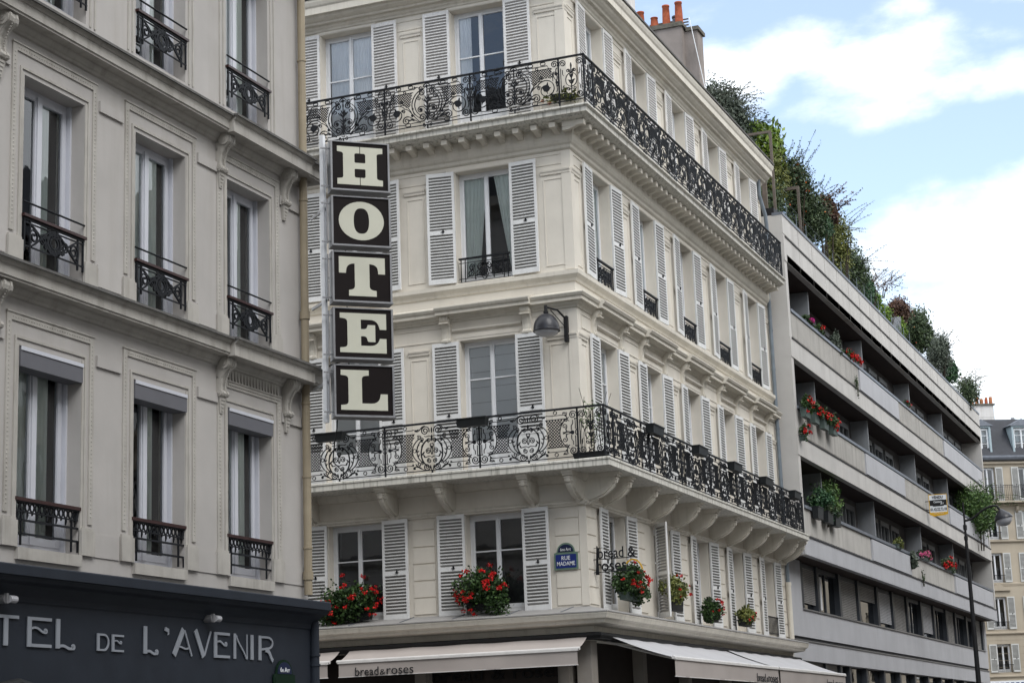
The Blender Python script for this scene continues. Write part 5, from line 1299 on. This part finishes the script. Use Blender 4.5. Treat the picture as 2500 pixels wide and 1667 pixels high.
plate('blue enamel plate on the cream wall, reading RUE MADAME', (-13.455, 36.76, 5.20), math.radians(0), .53, .355, 'RUE', 'MADAME', '6me Arrt')
plate('dark green rimmed plate at the bottom of the slate-blue hotel front', (-12.915, 23.50, 2.36), math.pi/2, .62, .36, '', '', '6e Arr', True)
# wall lamp
wl = thing('wall_lamp', 'dark dome lamp on an arm near the corner of the cream building', 'wall lamp', (-13.22, 36.78, 10.05))
b = MB(); b.box(-.04, .04, -.10, 0, 0, .56); b.build('wall_mount', m_black, wl)
b = MB(); b.tube([(0, -.08, .50), (-.10, -.30, .66), (-.28, -.52, .70)], .022, 8); b.tube([(0, -.06, .30), (-.2, -.45, .64)], .010, 6); b.tube([(-.28, -.52, .52), (-.28, -.52, .74)], .035, 10); b.tube([(-.28, -.52, .57), (-.28, -.52, .60)], .055, 12); b.build('arm', m_black, wl)
b = MB(); pr = [(.285*math.cos(R(q)), .10+.36*math.sin(R(q))) for q in range(0, 91, 9)]; b.lathe(pr, -.28, -.52, .10, 28); b.lathe([(.285, .10), (.295, .07), (.28, .06), (.27, .10)], -.28, -.52, .10, 28); b.build('dome', m_lamp, wl, smooth=True)
b = MB(); b.lathe([(.27, .09), (.24, .02), (.15, -.03), (0, -.05)], -.28, -.52, .10, 24); b.build('diffuser', m_lglass, wl, smooth=True)
# pavement lamp post
lp = thing('street_lamp', 'tall dark street lamp with curved arm in front of the concrete building', 'street lamp', (-10.62, 75, 0))
b = MB(); b.lathe([(.16, 0), (.16, .5), (.12, .6), (.11, .9), (.10, 3), (.085, 6), (.065, 8.6), (.05, 9.2)], 0, 0, 0, 16); b.tube([(0, 0, 9.2), (0, 0, 10.45)], [.045, .03], 10); b.tube([(0, 0, 9.35), (0, 0, 9.55)], .075, 12); b.tube([(0, 0, 8.95), (0, 0, 9.10)], .075, 12); b.build('post', m_black, lp)
b = MB(); P = bez((0, 9.72), (.45, 9.70), (.60, 10.15), (1.15, 10.22)); b.tube([(x, 0, z) for x, z in P]+[(1.30, 0, 10.20), (1.38, 0, 10.08), (1.40, 0, 9.95)], .045, 8); b.build('arm', m_black, lp)
b = MB(); b.lathe([(.04, .42), (.10, .38), (.16, .30), (.30, .17), (.36, .05), (.36, 0)], 0, 0, 0, 22); hd = b.build('lamp_head', m_lamp, lp, (1.52, 0, 9.66), smooth=True); hd.rotation_euler = (0, R(-14), 0)
b = MB(); b.lathe([(.33, 0), (.30, -.12), (.18, -.24), (0, -.28)], 0, 0, 0, 20); b.build('diffuser', m_lglass, hd, smooth=True)
# sold sign
vs = thing('estate_agent_sign', 'white and yellow VENDU board fixed to a balcony parapet', 'sign', (-12.37, 77, 10.27), R(4))
YEL = M('signal_yellow', (.62, .35, .02), .5, .05, 5)
b = MB(); b.box(.10, .84, 0, .03, 0, .84); b.build('board', m_ewhite, vs)
b = MB()
for (x0, x1, z0, z1) in ((.10, .84, 0, .10), (.10, .125, .10, .84), (.815, .84, .10, .84), (.125, .815, .815, .84)): b.box(x0, x1, -.006, -.001, z0, z1)
b.hexa([(.25, -.01, -.06), (.70, -.01, -.03), (.70, .02, -.03), (.25, .02, -.06), (.15, -.01, .0), (.80, -.01, .0), (.80, .02, .0), (.15, .02, .0)])
b.build('yellow_border', YEL, vs)
b = MB(); b.box(.13, .81, -.008, -.001, .38, .60); b.box(.25, .69, -.012, -.0085, .35, .61); b.build('black_band', m_black, vs)
b = MB(); text_into(b, 'VENDU', .24, .66, .44, .11, -.010, .006, 0, .02); text_into(b, '01.42.22.72.18', .15, .165, .65, .12, -.010, .006, 0, .015); b.build('lettering', m_txt, vs)
b = MB(); text_into(b, 'Century', .29, .46, .34, .11, -.016, .006, 0, .02); text_into(b, '21', .56, .42, .12, .07, -.020, .006, 0, .02); text_into(b, 'www.century21.fr', .26, .03, .42, .035, -.014, .006, 0, 0); b.build('agency_name', m_ewhite, vs)
b = MB(); b.box(-.05, .10, .005, .025, .55, .58); b.box(-.05, .10, .005, .025, .2, .23); b.build('bracket', m_iron, vs)
# forged shop sign at the corner
fs = thing('hanging_shop_sign', 'black forged iron letters projecting from the corner above the awnings', 'sign', (-13.02, 37.12, 5.02))
b = MB(); b.tube([(-.02, 0, 0), (-.02, 0, .70)], .022, 8); b.box(.0, .95, -.008, .008, .10, .118); b.box(.0, .95, -.008, .008, .37, .388); b.tube([(.0, .05, .62), (.40, .02, .62)], .006, 5); b.build('bracket', m_iron, fs)
b = MB(); b.ribbon([(.11, .06), (.12, .66)], .06, .03, .03, taper=lambda t: 1.15-.8*t); b.build('leaf_ornament', m_iron, fs)
b = MB(); text_into(b, 'bread', .15, .39, .56, .23, 0, .015, 0, .006); text_into(b, '&', .80, .39, .17, .20, .001, .015, 0, .006); text_into(b, 'roses', .10, .12, .66, .17, .002, .015, 0, .006); b.build('lettering', m_iron, fs)
b = MB(); b.ribbon(arc(.90, .0, .22, .33, 130, 20, 14), .03, .02, .02); b.build('wheat_arc', YEL, fs)

# ================================================================== plants
def leafquad(b, p, L, wd, rn, dr=None, mi=0):
    d = Vector((rn.gauss(0, 1), rn.gauss(0, 1), rn.gauss(0, 1))) if dr is None else Vector(dr)+Vector((rn.gauss(0, .5), rn.gauss(0, .5), rn.gauss(0, .5)))
    d.normalize(); n = d.cross(Vector((rn.gauss(0, 1), rn.gauss(0, 1), rn.gauss(0, 1)+.3))); n.normalize(); q = n*wd/2
    p = Vector(p); a = p-d*L/2; e = p+d*L/2
    b.quad(tuple(a), tuple(p-q), tuple(e), tuple(p+q), mi)
def crown(b, c, r, n, L, wd, rn, clumps=18, spread=.32, flat=0, dr=None):
    cs = []
    for _ in range(clumps):
        while True:
            v = Vector((rn.uniform(-1, 1), rn.uniform(-1, 1), rn.uniform(-1, 1)))
            if v.length <= 1: break
        v = v*(.55+.45*rn.random()); cs.append((v, rn.uniform(.6, 1.25)))
    for k in range(n):
        v, s = cs[k % clumps]
        o = Vector((rn.gauss(0, spread*s), rn.gauss(0, spread*s), rn.gauss(0, spread*s*.8)))
        q = v+o
        if q.length > 1.25: q = q*(1.1/q.length)
        leafquad(b, (c[0]+q.x*r[0], c[1]+q.y*r[1], c[2]+q.z*r[2]), L*rn.uniform(.6, 1.3), wd*rn.uniform(.7, 1.2), rn, dr)
def shrub(name, label, cat, c, r, mat, n, L, wd, zbase, seed, clumps=18, spread=.32, shoots=0, shoot_dir=(.3, 0, 1), berries=None, dr=None, droop=False, group='plants on the roof terrace'):
    rn = random.Random(seed); t = thing(name, label, cat, (c[0], c[1], zbase), 0, group); cz = c[2]-zbase
    roof = group == 'plants on the roof terrace' and name not in ('bare_shrub', 'cone_conifer')
    if roof: r = (r[0]*.96, max(r[1], 1.2), r[2]*1.0); n = int(n*1.5); clumps = int(clumps*1.4)
    b = MB(); crown(b, (0, 0, cz), r, n, L, wd*1.45, rn, clumps, spread, dr=dr)
    if name != 'bare_shrub': crown(b, (0, 0, cz-.12*r[2]), (r[0]*.74, r[1]*.8, r[2]*.80), int(n*.45), L*1.5, wd*2.6, rn, 30, .4)
    tw = MB()
    for k in range(shoots):
        a = rn.uniform(0, 6.28); s = Vector((math.cos(a)*r[0]*.6, math.sin(a)*r[1]*.6, cz+rn.uniform(-.1, .6)*r[2])); d = (Vector(shoot_dir)+Vector((rn.gauss(0, .45), rn.gauss(0, .3), rn.gauss(0, .3)))).normalized()
        Ls = rn.uniform(.5, 1.15)*max(r)*1.05; pts = []
        for i in range(9): q = i/8; pts.append(s+d*Ls*q+Vector((0, 0, -(.45 if droop else .12)*Ls*q*q)))
        tw.tube([tuple(p) for p in pts], [.010*(1-.7*i/8) for i in range(9)], 4, caps=False)
        for i in range(1, 9):
            for _ in range(4): p = pts[i-1].lerp(pts[i], rn.random()); leafquad(b, tuple(p+Vector((rn.gauss(0, .02), rn.gauss(0, .02), rn.gauss(0, .02)))), L*.8, wd*.8, rn)
    b.build('foliage', mat, t)
    a = MB()
    for k in range(3): x, y = rn.uniform(-.15, .15), rn.uniform(-.1, .1); a.tube([(x, y, 0), (x*1.6, y*1.5, max(cz*.5, .1)), (x*3, y*3, max(cz, .2))], [.035, .025, .012], 6)
    a.build('stem', m_bark, t)
    if shoots: tw.build('twigs', m_bark, t)
    if berries:
        bb = MB()
        for k in range(berries[1]):
            v = Vector((rn.gauss(0, .5), rn.gauss(0, .5), rn.gauss(0, .45))); leafquad(bb, (v.x*r[0], v.y*r[1], cz+v.z*r[2]), .07, .06, rn)
        bb.build('berries', berries[0], t)
    return t
TZ = 17.07
shrub('cedar_shrub', 'big grey-green drooping shrub on the roof right beside the chimney', 'shrub', (-15.15, 58, 21.90), (1.02, 1.1, 1.42), m_grey_leaf, 7500, .16, .035, 19.92, 11, 40, .25, 60, (.45, -.1, .45), droop=True)
shrub('trailing_shrub', 'grey-green trailing shrub hanging lower, between chimney shrub and bright laurel', 'shrub', (-14.35, 58.2, 20.9), (1.0, .9, 1.5), m_grey_leaf, 4200, .14, .035, TZ, 12, 26, .28, 8, (.5, 0, .2), droop=True)
shrub('laurel_bush', 'bright green broad-leaved laurel at the top of the roof garden', 'bush', (-13.75, 58.6, 20.9), (.62, .5, .95), m_lime, 1500, .20, .075, TZ, 13, 16, .3, dr=(.3, 0, 1))
shrub('bamboo_clump', 'yellowish green bamboo behind the wooden pergola posts', 'bamboo', (-13.62, 58.6, 19.9), (.66, .55, 1.25), m_olive, 4200, .11, .028, TZ, 14, 34, .26)
shrub('low_shrub', 'dark low shrub at the near end of the roof, behind the wooden posts', 'shrub', (-13.5, 57.6, 18.2), (.80, .8, 1.1), m_dkleaf, 1700, .10, .04, TZ, 15, 24, .3)
shrub('cotoneaster', 'arching shrub with orange berries and long bare shoots against the sky', 'shrub', (-13.19, 60, 20.1), (.62, .55, .95), m_dkleaf, 2300, .085, .04, TZ, 16, 26, .28, 16, (.35, 0, 1.1), (m_berry, 130))
shrub('evergreen_bush', 'dark evergreen bush below the berried shrub', 'bush', (-13.1, 61.2, 19.15), (.80, .7, 1.2), m_dkleaf, 4200, .09, .04, TZ, 17, 36, .26, 14, (.8, 0, .8), (m_berry, 30))
shrub('red_maple', 'small dark red leaved tree with bare twigs on its right', 'shrub', (-12.75, 63, 19.7), (.42, .4, .5), m_rust, 700, .11, .06, TZ, 18, 14, .28, 12, (.9, 0, .6))
shrub('pine_bush', 'round blue-green pine bush behind the roof parapet', 'bush', (-12.82, 62, 18.95), (.52, .5, .48), m_pine, 3000, .12, .014, TZ, 19, 20, .25)
shrub('brown_shrub', 'olive brown spreading shrub beyond the pine bush', 'shrub', (-12.79, 65, 19.25), (.50, .5, .9), m_olive, 1500, .075, .035, TZ, 20, 22, .3, 12, (.9, 0, .4))
shrub('olive_shrub', 'olive green shrub behind the wire railing of the terrace', 'shrub', (-12.99, 65.2, 18.5), (.55, .6, .95), m_olive, 2300, .08, .035, TZ, 21, 26, .28)
shrub('loose_shrub', 'loose leafy shrub half way along the terrace, above the railing posts', 'shrub', (-12.93, 68.2, 18.7), (.55, .9, 1.0), m_dkleaf, 2100, .09, .045, TZ, 22, 26, .3, 8, (.8, 0, .5))
shrub('small_conifer', 'small dark conifer at the end of the wire railing', 'conifer', (-12.95, 70.9, 18.5), (.30, .6, .9), m_pine, 1500, .08, .03, TZ, 23, 18, .28)
shrub('bare_shrub', 'nearly bare twiggy shrub against the white sky', 'shrub', (-13.1, 74.5, 19.5), (.85, .9, .40), m_rust, 500, .07, .035, 18.95, 24, 20, .35, 26, (.6, 0, .5))
for i, (x, y, z, rx, rz_, lb) in enumerate(((-13.0, 73, 18.5, .22, .42, 'leafy lime green bush, first of the bright plants on the terrace'), (-12.93, 74.3, 18.2, .27, .55, 'yellow-green cone conifer, nearer one of the pair'), (-12.91, 77.5, 18.2, .28, .62, 'yellow-green cone conifer standing next to the terrace divider'))):
    shrub('cone_conifer', lb, 'conifer', (x, y, z), (rx, rx, rz_), m_conif, 1100, .07, .03, TZ, 30+i, 12, .22)
shrub('climber_bush', 'large dark domed bush, tallest in the middle of the terrace', 'bush', (-12.9, 81.5, 19.0), (.80, .9, 1.05), m_dkleaf, 4200, .10, .05, TZ, 35, 36, .26, 6, berries=(m_berry, 40))
shrub('climber_bush', 'dark bush with brown patches left of the domed bush', 'bush', (-13.1, 78.6, 19.35), (.55, .6, .50), m_rust, 1300, .09, .05, TZ, 36, 18, .28)
shrub('willow_shrub', 'pale green feathery shrub beyond the domed bush', 'shrub', (-12.62, 85.6, 18.7), (.62, .8, 1.05), m_grey_leaf, 2600, .11, .03, TZ, 37, 26, .3, 16, (.6, 0, .9))
shrub('ivy_mass', 'ivy spilling over the far terrace wall', 'ivy', (-12.75, 89.2, 18.5), (.50, 1.2, .62), m_pine, 2000, .09, .05, TZ, 38, 22, .28)
shrub('end_shrub', 'thin brownish shrub at the far end of the roof, below the aerial', 'shrub', (-12.42, 93, 18.1), (.65, .8, .85), m_dkleaf, 1700, .08, .035, TZ, 39, 26, .32, 18, (.5, 0, .9), (m_berry, 40))

def geranium(label, loc, rz, w, h, d, boxw, seed, nleaf=1500, nflow=24, fl=m_red, lf=m_leaf, L=.065, boxm=m_planter, boxh=.16, boxz=0, spread=.30, group='geranium boxes', name='flower_box', cat='flower box', fr=.045):
    rn = random.Random(seed); t = thing(name, label, cat, loc, rz, group)
    b = MB(); a = boxw/2; b.hexa([(-a+.02, -.08, boxz), (a-.02, -.08, boxz), (a-.02, .08, boxz), (-a+.02, .08, boxz), (-a, -.10, boxz+boxh), (a, -.10, boxz+boxh), (a, .10, boxz+boxh), (-a, .10, boxz+boxh)])
    b.box(-a-.01, a+.01, -.115, .115, boxz+boxh-.02, boxz+boxh+.005); b.build('planter', boxm, t)
    if nleaf:
        b = MB(); crown(b, (-w*.06, -.05, boxz+boxh+h*.28), (w/2*.88, d/2*.9, h/2*.82), nleaf*3//4, L, L*.9, rn, 13, spread*1.12); sx = rn.choice((-1, 1)); crown(b, (sx*w*.27, -.10, boxz+boxh+h*.02), (w*.24, d*.32, h*.34), nleaf//3, L, L*.9, rn, 7, .36); crown(b, (0, -.03, boxz+boxh+h*.2), (w/2*.75, d/2*.7, h/2*.75), nleaf//3, L*1.5, L*1.4, rn, 24, .4)
        for _ in range(7):      # a few long stems leaning out of the mass
            a0 = rn.uniform(.2, 2.9); p0 = Vector((math.cos(a0)*w*.3, -.05, boxz+boxh+h*.25+math.sin(a0)*h*.3)); p1 = p0+Vector((math.cos(a0)*w*.28, -rn.uniform(0, .1), math.sin(a0)*h*.30)); b.tube([tuple(p0), tuple(p1)], .004, 3)
            for _k in range(5): leafquad(b, tuple(p0.lerp(p1, rn.uniform(.4, 1.05))), L, L*.8, rn)
        st = b.build('foliage', lf, t)
    for k in range(nflow):
        an = rn.choice((rn.uniform(0, 6.28), rn.gauss(.5, .5), rn.gauss(3.6, .4))); q = rn.uniform(.25, 1.2); x = math.cos(an)*w/2*q; z = boxz+boxh+h*.25+math.sin(an)*h/2*q; y = -.05-d/2*math.sqrt(max(0, 1.1-min(q, 1)**2))*rn.uniform(.8, 1.15)
        b = MB(); s = rn.uniform(.7, 1.25)*fr
        for _ in range(22): leafquad(b, (x+rn.gauss(0, s*.45), y+rn.gauss(0, s*.4), z+rn.gauss(0, s*.35)), s*.8, s*.7, rn)
        b.build('flower_head', fl, t)
    return t
geranium('red geranium box under the left front window, beside the hotel pillar', (-18.42, 36.60, 4.42), 0, 1.38, 1.02, .80, .95, 1, 4200, 34, fr=.055)
geranium('red geranium box under the right front window of the second storey', (-15.27, 36.60, 4.46), 0, 1.24, .98, .80, .80, 2, 3800, 26, fr=.06)
gs = 'red geranium box in the side window %s'
geranium('red geranium box in the side window nearest the corner, behind iron letters', (-12.66, 38.45, 4.60), math.pi/2, 1.55, .80, .60, .9, 3, 3400, 16, boxm=m_gplant, fr=.055)
geranium('sparse geranium box with few blooms in the second side window, dark planter', (-12.70, 41.85, 4.62), math.pi/2, 1.40, .72, .55, .9, 4, 2400, 7, lf=m_olive, boxh=.30, boxz=-.06)
geranium('red geranium box in the third side window from the corner', (-12.74, 45.05, 4.46), math.pi/2, 1.20, .58, .50, .8, 5, 1400, 12)
geranium('small straggly plant box in the fourth side window from the corner', (-12.74, 48.3, 4.50), math.pi/2, 1.10, .48, .45, .8, 6, 1200, 5, lf=m_olive)
# black planters hanging outside the lower balcony
i = 0
for (X, lb) in ((-18.50, 'black trough on the front balcony rail, beneath the letter L of the sign'), (-15.12, 'black trough on the front balcony rail, below the grey-blind window')):
    geranium(lb, (X, 35.88, 8.27), 0, .1, .1, .1, .68, 60+i, 0, 0, boxh=.18, group='black troughs hung on the lower balcony rail'); i += 1
for (Y, lb) in ((39.2, 'black trough on the side balcony rail, first from the corner'), (42.75, 'black trough on the side balcony rail, second from the corner'), (45.9, 'black trough on the side balcony rail, third from the corner'), (49.1, 'black trough on the side balcony rail, fourth from the corner'), (52.4, 'black trough on the side balcony rail, at its far end')):
    geranium(lb, (-12.12, Y, 8.27), math.pi/2, .1, .1, .1, .78, 60+i, 0, 0, boxh=.20, group='black troughs hung on the lower balcony rail'); i += 1
# potted climber inside the lower balcony corner and box on the upper one
t = thing('potted_climber', 'climbing plant in a black pot at the corner of the lower balcony', 'potted plant', (-12.68, 36.42, 7.40)); rn = random.Random(8)
b = MB(); b.hexa([(-.32, -.14, 0), (.32, -.14, 0), (.32, .14, 0), (-.32, .14, 0), (-.36, -.17, .16), (.36, -.17, .16), (.36, .17, .16), (-.36, .17, .16)]); b.build('planter', m_planter, t)
b = MB()
for k in range(9):
    x = rn.uniform(-.25, .25); P = [(x, 0, .1), (x+rn.uniform(-.1, .1), rn.uniform(-.1, .1), .6), (x+rn.uniform(-.2, .3), rn.uniform(-.1, .1), rn.uniform(.9, 1.55))]; b.tube(P, .006, 4)
b.build('stem', m_bark, t); b = MB(); crown(b, (.05, 0, .75), (.28, .15, .65), 260, .08, .028, rn, 24, .25); b.build('foliage', m_bamb, t)
geranium('cream box with sparse yellow-green plants in the corner of the upper balcony', (-12.98, 36.48, 15.14), 0, .80, .30, .3, .95, 9, 220, 2, fl=m_berry, lf=m_olive, L=.08, boxm=m_cream, boxh=.20, name='balcony_box', group=None)

# plants on the modern balconies
gm = 'plants on the concrete balconies'
def mplant(label, X, Y, Z, w, h, seed, fl, nf, lf=m_leaf, nl=500, L=.07, boxw=.9, boxm=m_gplant, fr=.07, d=.35, name='flower_box', boxh=.15):
    return geranium(label, (X, Y, Z), math.pi/2, w, h, d, boxw, seed, nl, nf, fl, lf, L, boxm, boxh, 0, .3, gm, name, 'flower box', fr)
mplant('magenta flowers at the near end of the topmost open balcony', -12.52, 57.2, 14.32, .8, .25, 71, m_mag, 6)
mplant('small red geranium after the magenta flowers, topmost open balcony', -12.52, 58.8, 14.32, .7, .28, 72, m_red, 4)
mplant('grey-leaved bush without flowers on the topmost open balcony', -12.55, 61.6, 14.30, .9, .75, 73, m_red, 0, m_grey_leaf, 700)
mplant('long mass of bright red geraniums on the topmost open balcony', -12.50, 64.1, 14.32, 2.4, .32, 74, m_red, 26, nl=1200, boxw=2.2)
mplant('single red bloom far along the topmost open balcony', -12.50, 74.5, 14.32, .8, .25, 75, m_red, 2, nl=150)
for k, (Y, lb) in enumerate(((54.98, 'first, at the flank wall'), (56.2, 'second from the flank wall'), (57.5, 'third from the flank wall'), (58.8, 'last and farthest of the four'))):
    mplant('red geranium in green pot on middle parapet, '+lb, -12.22, Y, 11.02, .9, .50, 80+k, m_red, 8, nl=500, boxw=.62, boxh=.30)
t = mplant('trailing red geranium stems below the first hanging pot', -12.30, 54.75, 10.30, .3, .55, 85, m_red, 5, nl=120, boxw=.2)
shrub('potted_bamboo', 'bushy green bamboo on the third balcony level, near end', 'bamboo', (-12.85, 59.6, 9.0), (.46, 1.2, .80), m_bamb, 2400, .13, .035, 7.01, 41, 30, .3, group=gm)
shrub('potted_bush', 'dense green potted bush in front of the near bamboo, lowest open balcony', 'bush', (-12.55, 57.9, 8.65), (.35, .8, .52), m_pine, 1600, .09, .045, 8.0, 42, 18, .28, group=gm)
for k, Y in enumerate((56.0, 57.4, 58.5)):
    geranium(('dark pot nearest the flank wall on the lowest open balcony', 'dark pot below the dense green bush', 'dark pot right of the dense green bush')[k], (-12.28, Y, 8.05), math.pi/2, .6, .3, .3, .75, 90+k, 200 if k else 0, 0, lf=m_dkleaf, boxh=.36, group='dark pots on the lowest open balcony')
mplant('yellowish succulent hanging over the lowest open balcony', -12.42, 69.8, 8.30, .9, .35, 94, m_red, 0, m_olive, 350)
mplant('grass-like tuft growing from the joint under the lowest open balcony', -12.36, 72.35, 7.80, .5, .55, 95, m_red, 0, m_grey_leaf, 220, .20, boxw=.15)
mplant('pink flowers spilling over the lowest open balcony', -12.42, 75.4, 8.32, 2.4, .28, 96, m_pink, 20, nl=300, boxw=2.0)
mplant('red geraniums with dark leaves near the lamp post', -12.42, 81.5, 8.32, 2.6, .55, 97, m_red, 10, m_dkleaf, 1100, boxw=2.2, fr=.11)
shrub('potted_bamboo', 'large fresh green bamboo overflowing the balcony behind the lamp head', 'bamboo', (-12.30, 91.5, 11.95), (.95, 2.6, 1.25), m_bamb, 6500, .16, .035, 10.0, 43, 46, .28, 14, (.8, 0, .5), droop=True, group=gm)
for k, (Y, Z) in enumerate(((63.9, 13.75), (74.3, 7.8))):
    rn = random.Random(50+k); t = thing('wall_weed', ('thin reddish weed growing on the ribbed parapet', 'dark weed trailing from the joint of the lowest parapet')[k], 'weed', (-12.36, Y, Z), math.pi/2, 'weeds on the concrete parapets')
    b = MB()
    for q in range(3): b.tube([(q*.12, 0, 0), (q*.12+rn.uniform(-.1, .1), -.04, -.3), (q*.1, -.04, -.6)], .006, 4)
    b.build('stem', m_bark, t); b = MB(); crown(b, (.1, -.03, -.25), (.3, .05, .4), 110, .07, .05, rn, 10, .3); b.build('foliage', m_dkleaf, t)
